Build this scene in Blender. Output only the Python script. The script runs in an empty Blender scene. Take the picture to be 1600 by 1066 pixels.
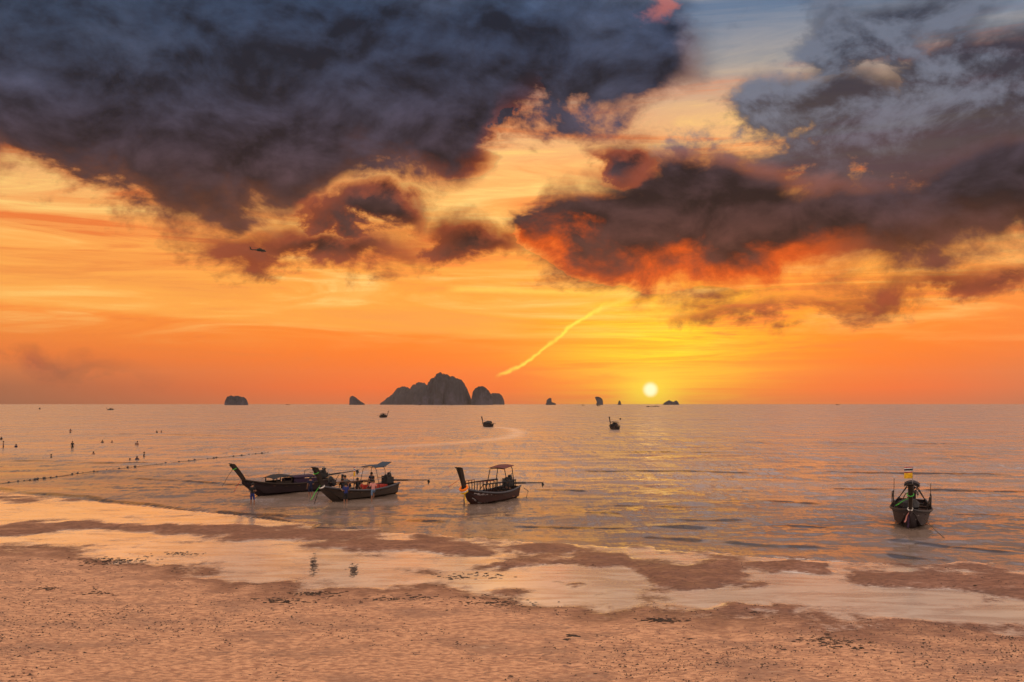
import bpy, bmesh, math, random
import numpy as np
from mathutils import Vector, Matrix, noise as mnoise

# ------------------------------------------------------------------ camera
F = 1570.0            # focal length in pixels of the 1600 px wide photograph
HY = 631.0            # row of the horizon
CAMH = 7.0            # eye height above the water
sc = bpy.context.scene
cam_d = bpy.data.cameras.new('camera')
cam_d.lens = 36.0 * F / 1600.0
cam_d.sensor_width = 36.0
cam_d.clip_start = 0.5
cam_d.clip_end = 120000.0
cam = bpy.data.objects.new('camera', cam_d)
sc.collection.objects.link(cam)
cam.location = (0, 0, CAMH)
PITCH = math.atan((HY - 533.0) / F)
cam.rotation_euler = (math.pi / 2 + PITCH, 0, 0)
sc.camera = cam

def ray(px, py):
    cx, cy = (px - 800.0) / F, (533.0 - py) / F
    c, s = math.cos(PITCH), math.sin(PITCH)
    return Vector((cx, c - cy * s, s + cy * c))

def at(px, py, z=0.0):
    d = ray(px, py)
    t = (z - CAMH) / d.z
    return Vector((d.x * t, d.y * t, z))

def at_depth(px, py, Y):
    d = ray(px, py)
    t = Y / d.y
    return Vector((d.x * t, Y, CAMH + d.z * t))

# ------------------------------------------------------------------ sky
SUN_AZ = math.atan((1016 - 800) / F)
SUN_EL = math.radians(0.85)
world = bpy.data.worlds.new('World')
sc.world = world
world.use_nodes = True
WT = world.node_tree
WT.nodes.clear()

class G:
    """small helper: arithmetic on shader sockets makes Math nodes"""
    tree = None
    def __init__(s, sock): s.s = sock
    @staticmethod
    def node(t, **k):
        n = G.tree.nodes.new(t)
        for a, b in k.items(): setattr(n, a, b)
        return n
    @staticmethod
    def put(inp, v):
        if isinstance(v, G): G.tree.links.new(v.s, inp)
        else: inp.default_value = v
    @staticmethod
    def m(op, *a):
        n = G.node('ShaderNodeMath', operation=op)
        for i, v in enumerate(a): G.put(n.inputs[i], v)
        return G(n.outputs[0])
    def __add__(s, o): return G.m('ADD', s, o)
    __radd__ = __add__
    def __sub__(s, o): return G.m('SUBTRACT', s, o)
    def __rsub__(s, o): return G.m('SUBTRACT', o, s)
    def __mul__(s, o): return G.m('MULTIPLY', s, o)
    __rmul__ = __mul__
    def __truediv__(s, o): return G.m('DIVIDE', s, o)
    def __neg__(s): return G.m('MULTIPLY', s, -1.0)

def gmax(a, b): return G.m('MAXIMUM', a, b)
def gmin(a, b): return G.m('MINIMUM', a, b)
def sstep(x, a, b, lo=0.0, hi=1.0):
    n = G.node('ShaderNodeMapRange', interpolation_type='SMOOTHSTEP')
    for i, v in enumerate((x, a, b, lo, hi)): G.put(n.inputs[i], v)
    return G(n.outputs[0])
def lstep(x, a, b, lo=0.0, hi=1.0):
    n = G.node('ShaderNodeMapRange')
    for i, v in enumerate((x, a, b, lo, hi)): G.put(n.inputs[i], v)
    return G(n.outputs[0])
def vec(x, y, z):
    n = G.node('ShaderNodeCombineXYZ')
    for i, v in enumerate((x, y, z)): G.put(n.inputs[i], v)
    return G(n.outputs[0])
def vm(op, *a):
    n = G.node('ShaderNodeVectorMath', operation=op)
    for i, v in enumerate(a): G.put(n.inputs[i], v)
    return G(n.outputs['Value' if op in ('LENGTH', 'DOT_PRODUCT', 'DISTANCE') else 'Vector'])
def fbm(v, scale, detail=5.0, rough=0.55, dist=0.0, col=False):
    n = G.node('ShaderNodeTexNoise')
    n.inputs['Scale'].default_value = scale
    n.inputs['Detail'].default_value = detail
    n.inputs['Roughness'].default_value = rough
    n.inputs['Distortion'].default_value = dist
    G.put(n.inputs['Vector'], v)
    return G(n.outputs['Color' if col else 'Fac'])
def mixc(f, a, b):
    n = G.node('ShaderNodeMix', data_type='RGBA')
    n.clamp_factor = True
    G.put(n.inputs['Factor'], f)
    for s_, v in ((n.inputs[6], a), (n.inputs[7], b)):
        if isinstance(v, G): G.tree.links.new(v.s, s_)
        else: s_.default_value = (*v, 1.0) if len(v) == 3 else v
    return G(n.outputs[2])
def curve(x, pts):
    """x (0..1) -> y (0..1) through the points"""
    n = G.node('ShaderNodeFloatCurve')
    cm = n.mapping.curves[0]
    n.mapping.use_clip = False
    while len(cm.points) < len(pts): cm.points.new(0.5, 0.5)
    for p, (a, b) in zip(cm.points, sorted(pts)):
        p.location = (a, b); p.handle_type = 'AUTO'
    n.mapping.update()
    G.put(n.inputs['Value'], x)
    return G(n.outputs[0])
def ramp(x, stops):
    n = G.node('ShaderNodeValToRGB')
    e = n.color_ramp.elements
    while len(e) < len(stops): e.new(0.5)
    for p, (a, c) in zip(e, stops):
        p.position = a; p.color = (*c, 1.0)
    G.put(n.inputs[0], x)
    return G(n.outputs[0])
def srgb(r, g, b):
    f = lambda c: (c / 12.92 if c <= 0.04045 else ((c + 0.055) / 1.055) ** 2.4)
    return tuple(f(v / 255.0) for v in (r, g, b))

G.tree = WT
def A_of(px): return math.atan((px - 800.0) / F) * F + 800.0
def E_of(px, py): return math.atan((HY - py) / F * math.cos(math.atan((px - 800.0) / F))) * F
def AE(px, py): return A_of(px), E_of(px, py)

tc = G.node('ShaderNodeTexCoord')
D = G(tc.outputs['Generated'])
sep = G.node('ShaderNodeSeparateXYZ'); G.put(sep.inputs[0], D)
dx, dy, dz = (G(sep.outputs[i]) for i in range(3))
az = G.m('ARCTAN2', dx, dy) * F + 800.0          # azimuth in arc units, 800 = straight ahead
el = G.m('ARCSINE', dz) * F                      # elevation in the same units
front = sstep(G.m('ABSOLUTE', az - 800.0), 900.0, 1900.0, 1.0, 0.0)

# --- noises shared by all layers
Dst = vm('MULTIPLY', D, (1.0, 1.0, 1.5))
nbig = fbm(Dst, 5.2, 4.0, 0.5)
nfine = fbm(Dst, 13.0, 7.0, 0.62, 0.25)
nrel = fbm(vm('ADD', Dst, (-0.005, 0.0, 0.020)), 13.0, 5.0, 0.55, 0.25)
wispv = vm('MULTIPLY', D, (1.0, 1.0, 9.0))
nw = fbm(wispv, 3.2, 7.0, 0.62, 1.3)             # long streaks of high thin cloud
nw2 = fbm(vm('MULTIPLY', D, (1.0, 1.0, 20.0)), 5.0, 6.0, 0.66, 1.2)
b0 = nbig - 0.5
f0 = nfine - 0.5
wx = az + b0 * 110.0 + f0 * 230.0
m0 = fbm(vm('ADD', Dst, (3.1, 1.7, 0.4)), 9.0, 5.0, 0.55) - 0.5
wy = el + m0 * 165.0 + f0 * 60.0
wxs = az + b0 * 40.0 + f0 * 130.0                # the smaller banks keep firmer outlines
wys = el + m0 * 66.0 + f0 * 50.0

# --- the open sky behind the clouds
t_el = el / 700.0
col_c = ramp(t_el, [(0.0, srgb(226, 108, 52)), (0.035, srgb(252, 104, 18)), (0.12, srgb(255, 118, 8)),
                    (0.24, srgb(255, 148, 34)), (0.38, srgb(255, 168, 68)), (0.52, srgb(252, 178, 100)),
                    (0.64, srgb(222, 172, 128)), (0.73, srgb(146, 146, 148)), (0.82, srgb(88, 116, 146)),
                    (1.0, srgb(70, 102, 144))])
col_l = ramp(t_el, [(0.0, srgb(146, 84, 54)), (0.035, srgb(160, 88, 50)), (0.10, srgb(232, 116, 38)),
                    (0.20, srgb(255, 146, 50)), (0.34, srgb(255, 170, 78)), (0.50, srgb(236, 172, 108)),
                    (0.66, srgb(176, 160, 142)), (0.78, srgb(126, 140, 152)), (0.90, srgb(96, 122, 146)),
                    (1.0, srgb(90, 116, 148))])
sky = mixc(sstep(az, -60.0, 640.0), col_l, col_c)
sky = mixc(sstep(az, 1330.0, 1720.0, 0.0, 0.8), sky,
           ramp(t_el, [(0.0, srgb(172, 112, 88)), (0.03, srgb(196, 118, 80)), (0.12, srgb(246, 124, 56)),
                       (0.25, srgb(252, 146, 74)), (0.45, srgb(232, 150, 100)), (0.60, srgb(150, 146, 148)),
                       (0.78, srgb(98, 122, 150)), (1.0, srgb(82, 112, 150))]))
# glow about the sun
sa, se = AE(1016, 609)
gx = (az - (sa + 20.0)) / 165.0
gy = (el - (se + 70.0)) / 92.0
g2 = gx * gx + gy * gy
glow = G.m('EXPONENT', -g2)
wiso = sstep(nw2, 0.34, 0.66)
sky = mixc(glow * (0.42 + 0.62 * wiso), sky, srgb(255, 222, 20))
gx = (az - sa) / 46.0
gy = (el - se) / 30.0
halo = G.m('EXPONENT', -(gx * gx + gy * gy))
sky = mixc(halo * 0.95, sky, srgb(255, 226, 40))
# high thin cloud streaks
cir = sstep(nw, 0.47, 0.66) * sstep(el, 60.0, 190.0) * sstep(el, 560.0, 330.0)
cir = cir * (0.45 + 0.9 * sstep(nw2, 0.36, 0.66))
sky = mixc(cir * 0.85, sky, srgb(255, 206, 116))
cir2 = sstep(nw, 0.52, 0.36) * sstep(el, 20.0, 120.0) * sstep(el, 620.0, 300.0)
sky = mixc(cir2 * (0.5 + 0.6 * sstep(nw2, 0.6, 0.38)), sky, srgb(238, 120, 44))
hi = sstep(nw, 0.45, 0.72) * sstep(el, 400.0, 560.0)
sky = mixc(hi * 0.3, sky, srgb(186, 176, 172))
# edge of the smooth veil across the left half of the lower sky
veil = E_of(0, 470) + (az - 30.0) * -0.052 + b0 * 10.0
vm_ = sstep(el - veil, -7.0, 5.0) * sstep(az, 880.0, 760.0) * sstep(el - veil, 130.0, 10.0)
sky = mixc(vm_ * 0.42, sky, srgb(255, 188, 84))

# old condensation trail
def trail(a, b, w, wob, nscale, seed):
    (ax, ay), (bx, by) = AE(*a), AE(*b)
    L = math.hypot(bx - ax, by - ay); ux, uy = (bx - ax) / L, (by - ay) / L
    n = fbm(vm('ADD', D, (seed, 0.0, seed)), nscale, 5.0, 0.6) - 0.5
    q = az - ax; r = el - ay
    along = (q * ux + r * uy) / L
    off = G.m('ABSOLUTE', q * -uy + r * ux + n * wob)
    return sstep(off, w, 0.0) * sstep(along, -0.03, 0.08) * sstep(along, 1.06, 0.9)
sky = mixc(trail((778, 592), (948, 474), 4.6, 30.0, 24.0, 0.0) * sstep(nfine, 0.3, 0.6), sky, srgb(255, 226, 74))
sky = mixc(trail((930, 486), (1065, 436), 8.0, 18.0, 24.0, 2.0) * 0.4, sky, srgb(255, 224, 96))
sky = mixc(trail((700, 452), (985, 456), 8.0, 18.0, 14.0, 5.0) * 0.5, sky, srgb(255, 214, 92))

# --- the dark clouds: heights of their lower and upper edges along the azimuth
U = (wx + 200.0) / 2000.0
def cpts(pts): return [((A_of(x) + 200.0) / 2000.0, E_of(x, y) / 700.0) for x, y in pts]
botA = curve(U, cpts([(-190, 300), (-60, 275), (0, 262), (60, 280), (130, 318), (220, 352), (330, 352), (430, 345),
                      (500, 318), (560, 286), (640, 286), (720, 270), (764, 244), (786, 190), (820, 130), (880, 50), (980, -60), (1200, -90), (1790, -90)])) * 700.0
UC = (wxs + 200.0) / 2000.0
hA = wy - botA                                    # height above the lower edge
inA = hA - sstep(az, 1090.0, 1300.0, 0.0, 500.0)
botC = curve(UC, cpts([(-190, -60), (790, 330), (818, 372), (880, 392), (925, 428), (1000, 440), (1090, 432), (1160, 432),
                      (1250, 424), (1310, 412), (1350, 390), (1420, 380), (1500, 366), (1600, 352), (1790, 340)])) * 700.0
topC = curve(UC, cpts([(-190, 640), (770, 400), (818, 352), (850, 300), (920, 284), (1000, 274), (1060, 262), (1130, 256),
                      (1190, 276), (1270, 296), (1350, 298), (1420, 290), (1490, 262), (1600, 240), (1790, 225)])) * 700.0
hC = wys - botC
inC = gmin(hC, topC - wys) + sstep(az, 1250.0, 1450.0, 14.0, 30.0)
P2 = vec(az + b0 * 60.0 + f0 * 260.0, el + m0 * 100.0 + f0 * 120.0, 0.0)
def blob(px, py, rx, ry, w=1.0):
    a, e = AE(px, py)
    v = vm('MULTIPLY', vm('SUBTRACT', P2, (a, e, 0.0)), (1.0 / rx, 1.0 / ry, 0.0))
    return (1.0 - vm('LENGTH', v)) * (min(rx, ry) * w)
small = blob(985, 248, 66, 34)
for b in ((575, 332, 100, 48), (500, 384, 165, 30), (728, 376, 90, 32), (1545, 438, 128, 23), (1282, 478, 70, 9),
          (1376, 466, 44, 7), (70, 572, 48, 8)):
    small = gmax(small, blob(*b))
small = small * 1.9
wing = gmax(blob(880, 84, 190, 108), blob(985, 78, 112, 92))
upper = blob(1290, 160, 140, 62)
for b in ((1420, 210, 230, 88), (1580, 130, 200, 84), (1410, 24, 125, 52), (1300, 256, 150, 44), (1560, 250, 220, 84)):
    upper = gmax(upper, blob(*b))
upper = upper + 20.0 - sstep(nbig, 0.5, 0.66) * 30.0 + f0 * 190.0
field = gmax(gmax(gmax(inA, inC), small), wing)
gate = sstep(G.m('ABSOLUTE', az - 800.0), 1150.0, 1700.0) * 400.0 + sstep(el, 720.0, 1250.0) * 700.0
dens = sstep(field - gate + f0 * 150.0, -34.0, 30.0)
densU = sstep(upper - gate, -24.0, 32.0) * 0.95
hb = gmin(gmax(hA, 0.0) + sstep(inA, 0.0, -20.0) * 900.0, gmax(hC, 0.0) + sstep(inC, 0.0, -20.0) * 900.0)
hb = gmin(hb, 900.0)
depth = sstep(field, 0.0, 120.0)
relief = (nfine - nrel) * 2.9
# colour of the cloud body: slate above, plum lower down, embers along the lower edge near the sun
body = ramp(el / 700.0, [(0.0, srgb(150, 70, 40)), (0.18, srgb(140, 62, 36)), (0.34, srgb(98, 58, 48)),
                         (0.45, srgb(80, 56, 56)), (0.58, srgb(70, 60, 72)), (0.72, srgb(56, 62, 82)),
                         (0.84, srgb(50, 66, 92)), (1.0, srgb(62, 86, 114))])
body = mixc(sstep(az, 640.0, 80.0) * sstep(el, 330.0, 560.0) * 0.55, body, srgb(54, 72, 96))
blue = sstep(nbig, 0.44, 0.66)
body = mixc(blue * sstep(el, 300.0, 620.0) * 0.32, body, srgb(92, 98, 118))
body = mixc(sstep(az, 1160.0, 1440.0) * sstep(el, 225.0, 330.0) * 0.75, body, srgb(62, 56, 68))
lum = gmax(0.74 + relief + (nbig - 0.5) * 1.5, 0.3)
body = vm('MULTIPLY', body, vec(lum, lum, lum))
ember = sstep(hb + f0 * 230.0 + b0 * 60.0, 72.0, -10.0) * sstep(el, 520.0, 230.0)
sunprox = sstep(G.m('ABSOLUTE', az - sa), 470.0, 130.0, 0.30, 1.0)
emb = mixc(sstep(sunprox, 0.3, 0.9), srgb(206, 116, 66), srgb(246, 98, 20))
body = mixc(ember * sunprox * sstep(az, 1420.0, 1240.0, 0.22, 1.0) * 0.9, body, emb)
body = mixc(sstep(small, -8.0, 10.0) * sstep(depth, 0.5, 0.0) * 0.35, body, srgb(214, 96, 44))
edge = dens * (1.0 - dens) * 4.0
body = mixc(edge * sstep(el, 620.0, 380.0) * sstep(az, 1420.0, 1220.0, 0.2, 1.0) * 0.32, body, srgb(236, 118, 48))
upc = mixc(sstep(nfine + relief * 0.25, 0.34, 0.7), srgb(38, 44, 62), srgb(108, 116, 134))
upc = mixc(sstep(el, 450.0, 330.0) * 0.7, upc, srgb(76, 68, 78))
sky = mixc(densU, sky, upc)
sky = mixc(dens, sky, body)
# pink lit tip at the crest of the great cloud
(pa, pe) = AE(1016, 6)
pk = vm('LENGTH', vm('MULTIPLY', vm('SUBTRACT', P2, (pa, pe, 0.0)), (1 / 34.0, 1 / 22.0, 0.0)))
sky = mixc(sstep(pk + f0 * 3.0, 1.0, 0.0) * 0.5, sky, srgb(226, 122, 104))
# the sun's disc, dimmed by the thick air at the horizon
sd = vm('LENGTH', vec(az - sa, el - se, 0.0))
sky = mixc(sstep(sd, 14.5, 5.0), sky, (1.45, 1.2, 0.7))

# --- away from the view the sky goes on as high thin cloud, pale rose overhead and behind
zen = mixc(sstep(nw, 0.35, 0.7), (1.26, 0.97, 0.81), (1.50, 1.20, 1.02))
away = gmax(sstep(el, 640.0, 1500.0), sstep(G.m('ABSOLUTE', az - 800.0), 850.0, 2100.0) * sstep(el, -50.0, 120.0))
sky = mixc(away, sky, zen)
sky = mixc(sstep(el, -2.0, -60.0), sky, srgb(150, 104, 84))

nish = G.node('ShaderNodeTexSky', sky_type='NISHITA')
nish.sun_disc = False
nish.sun_elevation = SUN_EL
nish.sun_rotation = SUN_AZ
nish.dust_density = 2.5
clear = (1.0 - dens) * (1.0 - densU) * 0.02       # clear-air light, hidden where cloud stands before it
sky = vm('ADD', sky, vm('MULTIPLY', G(nish.outputs[0]), vec(clear, clear, clear)))
bg1 = G.node('ShaderNodeBackground'); G.put(bg1.inputs['Color'], sky); bg1.inputs['Strength'].default_value = 1.0
wo = G.node('ShaderNodeOutputWorld')
WT.links.new(bg1.outputs[0], wo.inputs['Surface'])
world.cycles.sampling_method = 'MANUAL'
world.cycles.sample_map_resolution = 512

# ------------------------------------------------------------------ sun
sun_d = bpy.data.lights.new('sun', 'SUN')
sun_d.energy = 0.002
sun_d.angle = math.radians(2.0)
sun_d.color = (1.0, 0.62, 0.30)
sun = bpy.data.objects.new('sun', sun_d)
sc.collection.objects.link(sun)
sdir = Vector((math.sin(SUN_AZ) * math.cos(SUN_EL), math.cos(SUN_AZ) * math.cos(SUN_EL), math.sin(SUN_EL)))
sun.rotation_euler = (-sdir).to_track_quat('-Z', 'Y').to_euler()
sun.location = (60, 300, 60)

# ------------------------------------------------------------------ exposure
sc.view_settings.view_transform = 'Standard'
sc.view_settings.look = 'None'
sc.view_settings.exposure = 0.0
sc.view_settings.gamma = 1.0
sc.view_settings.use_curve_mapping = False
sc.cycles.use_denoising = True
sc.cycles.max_bounces = 6
HAZE = 1.8e-5

# ================================================================== helpers
col = sc.collection
rng = random.Random(7)
nrng = np.random.default_rng(11)

def tag(o, label=None, cat=None, group=None, kind=None):
    if label: o['label'] = label
    if cat: o['category'] = cat
    if group: o['group'] = group
    if kind: o['kind'] = kind
    return o

def empty(name, loc=(0, 0, 0), rz=0.0):
    o = bpy.data.objects.new(name, None)
    o.empty_display_size = 0.3
    o.location = loc; o.rotation_euler = (0, 0, rz)
    col.objects.link(o)
    return o

def link(name, me, mats=(), parent=None, smooth=False):
    for m in (mats if isinstance(mats, (list, tuple)) else [mats]): me.materials.append(m)
    if smooth:
        me.polygons.foreach_set('use_smooth', [True] * len(me.polygons))
    o = bpy.data.objects.new(name, me)
    col.objects.link(o)
    if parent is not None: o.parent = parent
    return o

class MB:
    """collects vertices and faces of one part"""
    def __init__(s): s.v = []; s.f = []
    def add(s, vs, fs):
        k = len(s.v); s.v += [tuple(p) for p in vs]; s.f += [tuple(i + k for i in f) for f in fs]
        return s
    def box(s, c, d, rot=None, taper=1.0):
        hx, hy, hz = d[0] / 2, d[1] / 2, d[2] / 2
        vs = []
        for z in (-1, 1):
            t = taper if z > 0 else 1.0
            for x, y in ((-1, -1), (1, -1), (1, 1), (-1, 1)): vs.append(Vector((x * hx * t, y * hy * t, z * hz)))
        if rot is not None: vs = [rot @ v for v in vs]
        vs = [v + Vector(c) for v in vs]
        return s.add(vs, [(3, 2, 1, 0), (4, 5, 6, 7), (0, 1, 5, 4), (1, 2, 6, 5), (2, 3, 7, 6), (3, 0, 4, 7)])
    def tube(s, pts, r, n=6, cap=True):
        pts = [Vector(p) for p in pts]
        rs = r if isinstance(r, (list, tuple)) else [r] * len(pts)
        vs = []; fs = []
        for i, p in enumerate(pts):
            a = pts[max(i - 1, 0)]; b = pts[min(i + 1, len(pts) - 1)]
            d = (b - a).normalized()
            u = d.cross(Vector((0, 0, 1)))
            if u.length < 1e-3: u = d.cross(Vector((0, 1, 0)))
            u.normalize(); w = d.cross(u)
            for k in range(n):
                t = 2 * math.pi * k / n
                vs.append(p + (u * math.cos(t) + w * math.sin(t)) * rs[i])
        for i in range(len(pts) - 1):
            for k in range(n):
                fs.append((i * n + k, i * n + (k + 1) % n, (i + 1) * n + (k + 1) % n, (i + 1) * n + k))
        if cap:
            fs.append(tuple(range(n - 1, -1, -1))); fs.append(tuple((len(pts) - 1) * n + k for k in range(n)))
        return s.add(vs, fs)
    def loft(s, rings, closed=True, cap=True):
        n = len(rings[0]); vs = [p for r in rings for p in r]; fs = []
        for i in range(len(rings) - 1):
            for k in range(n if closed else n - 1):
                fs.append((i * n + k, i * n + (k + 1) % n, (i + 1) * n + (k + 1) % n, (i + 1) * n + k))
        if cap and closed:
            fs.append(tuple(range(n - 1, -1, -1))); fs.append(tuple((len(rings) - 1) * n + k for k in range(n)))
        return s.add(vs, fs)
    def blob(s, c, r, seed=0, n=6, m=4, amp=0.15):
        rings = []
        for j in range(m + 1):
            ph = math.pi * (0.02 + 0.96 * j / m)
            ring = []
            for k in range(n):
                th = 2 * math.pi * k / n
                d = Vector((math.sin(ph) * math.cos(th), math.sin(ph) * math.sin(th), -math.cos(ph)))
                w = 1.0 + amp * (mnoise.noise(d * 1.7 + Vector((seed * 3.1, seed, 0))))
                ring.append(Vector(c) + Vector((d.x * r[0], d.y * r[1], d.z * r[2])) * w)
            rings.append(ring)
        return s.loft(rings)
    def mesh(s, name):
        me = bpy.data.meshes.new(name)
        me.from_pydata(s.v, [], s.f); me.update()
        return me
    def build(s, name, mat, parent=None, smooth=False, label=None):
        o = link(name, s.mesh(name), mat, parent, smooth)
        if label: o['label'] = label
        return o

# ================================================================== materials
def mat_base(name):
    m = bpy.data.materials.new(name); m.use_nodes = True
    G.tree = m.node_tree
    p = m.node_tree.nodes['Principled BSDF']
    return m, p

def simple(name, c, rough=0.6, vary=0.35, scale=6.0, metal=0.0, bump=0.0, stretch=(1, 1, 1)):
    m, p = mat_base(name)
    tcn = G.node('ShaderNodeTexCoord')
    v = vm('MULTIPLY', G(tcn.outputs['Object']), stretch)
    n = fbm(v, scale, 4.0, 0.6)
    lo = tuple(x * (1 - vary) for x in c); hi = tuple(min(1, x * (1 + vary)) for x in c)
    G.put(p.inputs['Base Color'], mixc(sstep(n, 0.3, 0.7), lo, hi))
    G.put(p.inputs['Roughness'], lstep(n, 0.2, 0.8, max(0.05, rough - 0.12), min(1, rough + 0.12)))
    p.inputs['Metallic'].default_value = metal
    p.inputs['Specular IOR Level'].default_value = 0.22
    if bump:
        b = G.node('ShaderNodeBump'); b.inputs['Strength'].default_value = bump; b.inputs['Distance'].default_value = 0.02
        G.put(b.inputs['Height'], n); G.tree.links.new(b.outputs[0], p.inputs['Normal'])
    return m

M = {}
def defm(k, *a, **kw): M[k] = simple(k, *a, **kw)
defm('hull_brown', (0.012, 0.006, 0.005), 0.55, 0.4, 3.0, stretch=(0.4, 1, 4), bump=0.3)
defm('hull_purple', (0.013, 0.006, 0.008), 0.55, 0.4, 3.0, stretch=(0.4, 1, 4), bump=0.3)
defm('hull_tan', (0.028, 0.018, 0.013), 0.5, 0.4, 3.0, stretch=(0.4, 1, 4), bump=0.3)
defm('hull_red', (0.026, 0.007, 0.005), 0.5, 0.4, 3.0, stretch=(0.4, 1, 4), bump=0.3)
defm('wood_dark', (0.022, 0.014, 0.010), 0.65, 0.4, 8.0, stretch=(0.5, 3, 3), bump=0.3)
defm('wood_warm', (0.06, 0.028, 0.016), 0.6, 0.35, 8.0, stretch=(0.5, 3, 3), bump=0.3)
defm('trim_grey', (0.060, 0.060, 0.070), 0.5, 0.25, 7.0)
defm('trim_black', (0.012, 0.011, 0.013), 0.5, 0.3, 7.0)
defm('iron', (0.020, 0.019, 0.020), 0.45, 0.3, 12.0, metal=0.3)
defm('steel', (0.16, 0.15, 0.15), 0.35, 0.25, 10.0, metal=0.7)
defm('roof_red', (0.11, 0.030, 0.026), 0.6, 0.3, 5.0)
defm('roof_blue', (0.020, 0.034, 0.056), 0.55, 0.25, 5.0)
defm('roof_black', (0.012, 0.010, 0.011), 0.6, 0.3, 5.0)
defm('cloth_purple', (0.026, 0.012, 0.032), 0.8, 0.3, 9.0)
defm('cloth_yellow', (0.62, 0.34, 0.015), 0.8, 0.25, 9.0)
defm('cloth_green', (0.06, 0.34, 0.05), 0.8, 0.25, 9.0)
defm('cloth_red', (0.34, 0.03, 0.02), 0.8, 0.25, 9.0)
defm('cloth_orange', (0.75, 0.17, 0.015), 0.8, 0.25, 9.0)
defm('cloth_white', (0.62, 0.58, 0.54), 0.8, 0.15, 9.0)
defm('cloth_blue', (0.018, 0.026, 0.12), 0.8, 0.3, 9.0)
defm('cloth_navy', (0.010, 0.012, 0.035), 0.8, 0.3, 9.0)
defm('cloth_lightblue', (0.10, 0.16, 0.26), 0.8, 0.25, 9.0)
defm('cloth_black', (0.010, 0.010, 0.012), 0.8, 0.3, 9.0)
defm('cloth_grey', (0.11, 0.10, 0.10), 0.8, 0.25, 9.0)
defm('cloth_pink', (0.42, 0.17, 0.15), 0.8, 0.2, 9.0)
defm('lettering', (0.36, 0.33, 0.33), 0.6, 0.2, 12.0)
defm('rope', (0.09, 0.065, 0.05), 0.85, 0.3, 30.0)
defm('rope_float', (0.06, 0.045, 0.042), 0.5, 0.3, 6.0)
defm('skin', (0.20, 0.095, 0.058), 0.55, 0.15, 8.0)
defm('hair', (0.010, 0.008, 0.007), 0.5, 0.2, 20.0)
defm('heli_paint', (0.012, 0.014, 0.012), 0.5, 0.3, 1.5)
defm('heli_glass', (0.010, 0.012, 0.014), 0.08, 0.2, 1.5)
defm('seaweed', (0.040, 0.024, 0.016), 0.7, 0.5, 14.0, bump=0.5)
defm('foam', (0.62, 0.52, 0.46), 0.7, 0.2, 3.0)

# ================================================================== the beach
shore_px = [(-700, 700), (-250, 738), (0, 768), (200, 788), (350, 802), (500, 820), (650, 834), (800, 844), (1000, 856), (1200, 870), (1400, 882),
            (1600, 893), (1900, 906), (2600, 925)]
shore = sorted([(at(*p).x, at(*p).y) for p in shore_px])
SX = np.array([-400.0] + [p[0] for p in shore] + [400.0]); SY = np.array([shore[0][1] + 120] + [p[1] for p in shore] + [shore[-1][1] - 25])
def shore_y(x): return np.interp(x, SX, SY)

def vnoise(x, y, seed):
    """value noise on arrays"""
    xi = np.floor(x).astype(np.int64); yi = np.floor(y).astype(np.int64)
    fx = x - xi; fy = y - yi
    fx = fx * fx * (3 - 2 * fx); fy = fy * fy * (3 - 2 * fy)
    def h(a, b):
        n = (a * 374761393 + b * 668265263 + seed * 1442695041) & 0xffffffff
        n = ((n ^ (n >> 13)) * 1274126177) & 0xffffffff
        return ((n ^ (n >> 16)) & 0xffff) / 65535.0
    return (h(xi, yi) * (1 - fx) + h(xi + 1, yi) * fx) * (1 - fy) + (h(xi, yi + 1) * (1 - fx) + h(xi + 1, yi + 1) * fx) * fy
def fnoise(x, y, seed, oct=4, rough=0.5):
    t = 0; a = 1.0; s = 0
    for o in range(oct):
        t = t + a * (vnoise(x * 2 ** o + 13.7 * o, y * 2 ** o - 7.1 * o, seed + o) - 0.5); s += a; a *= rough
    return t / s * 2.0

def ell(x, y, px, py, rx, ry, ang=0.0):
    """an oval on the sand: value 1 in the middle, 0 on the rim, given at its place on the ground"""
    c = at(px, py)
    ppm = F / c.y
    wx_, wy_ = rx / ppm, ry * c.y * c.y / (F * CAMH)
    dx_, dy_ = x - c.x, y - c.y
    dx_ = dx_ + dy_ * ang
    return 1.0 - np.sqrt((dx_ / wx_) ** 2 + (dy_ / wy_) ** 2)

POOLS = [(40, 800, 300, 15), (330, 812, 190, 7), (170, 838, 190, 12), (320, 862, 190, 17), (470, 884, 130, 22), (580, 888, 110, 22), (690, 878, 120, 12),
         (830, 900, 130, 20), (905, 926, 70, 20), (960, 905, 55, 30), (1040, 875, 60, 12), (1180, 932, 150, 17), (1330, 930, 160, 24),
         (1490, 950, 165, 14), (1270, 905, 120, 12), (1338, 895, 16, 26), (1620, 956, 130, 12), (1700, 956, 200, 14), (760, 905, 90, 14), (1235, 872, 60, 7)]
BARS = [(300, 830, 130, 10), (120, 822, 110, 7), (600, 852, 130, 8), (700, 862, 70, 7), (845, 856, 80, 8), (950, 876, 95, 19), (1085, 892, 95, 30), (1255, 884, 70, 13),
        (1430, 908, 120, 13), (1560, 915, 140, 16), (800, 882, 60, 8), (900, 912, 40, 6), (40, 830, 90, 12), (430, 836, 120, 8), (1200, 948, 60, 6)]
dry_px = [(-400, 846), (0, 852), (150, 862), (300, 884), (450, 914), (560, 918), (700, 908), (800, 926), (930, 950), (1000, 938), (1070, 948), (1250, 962), (1450, 968), (1600, 975), (2000, 985)]
dryw = sorted([(at(*p).x, at(*p).y) for p in dry_px])
DX = np.array([p[0] for p in dryw]); DY = np.array([p[1] for p in dryw])

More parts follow.
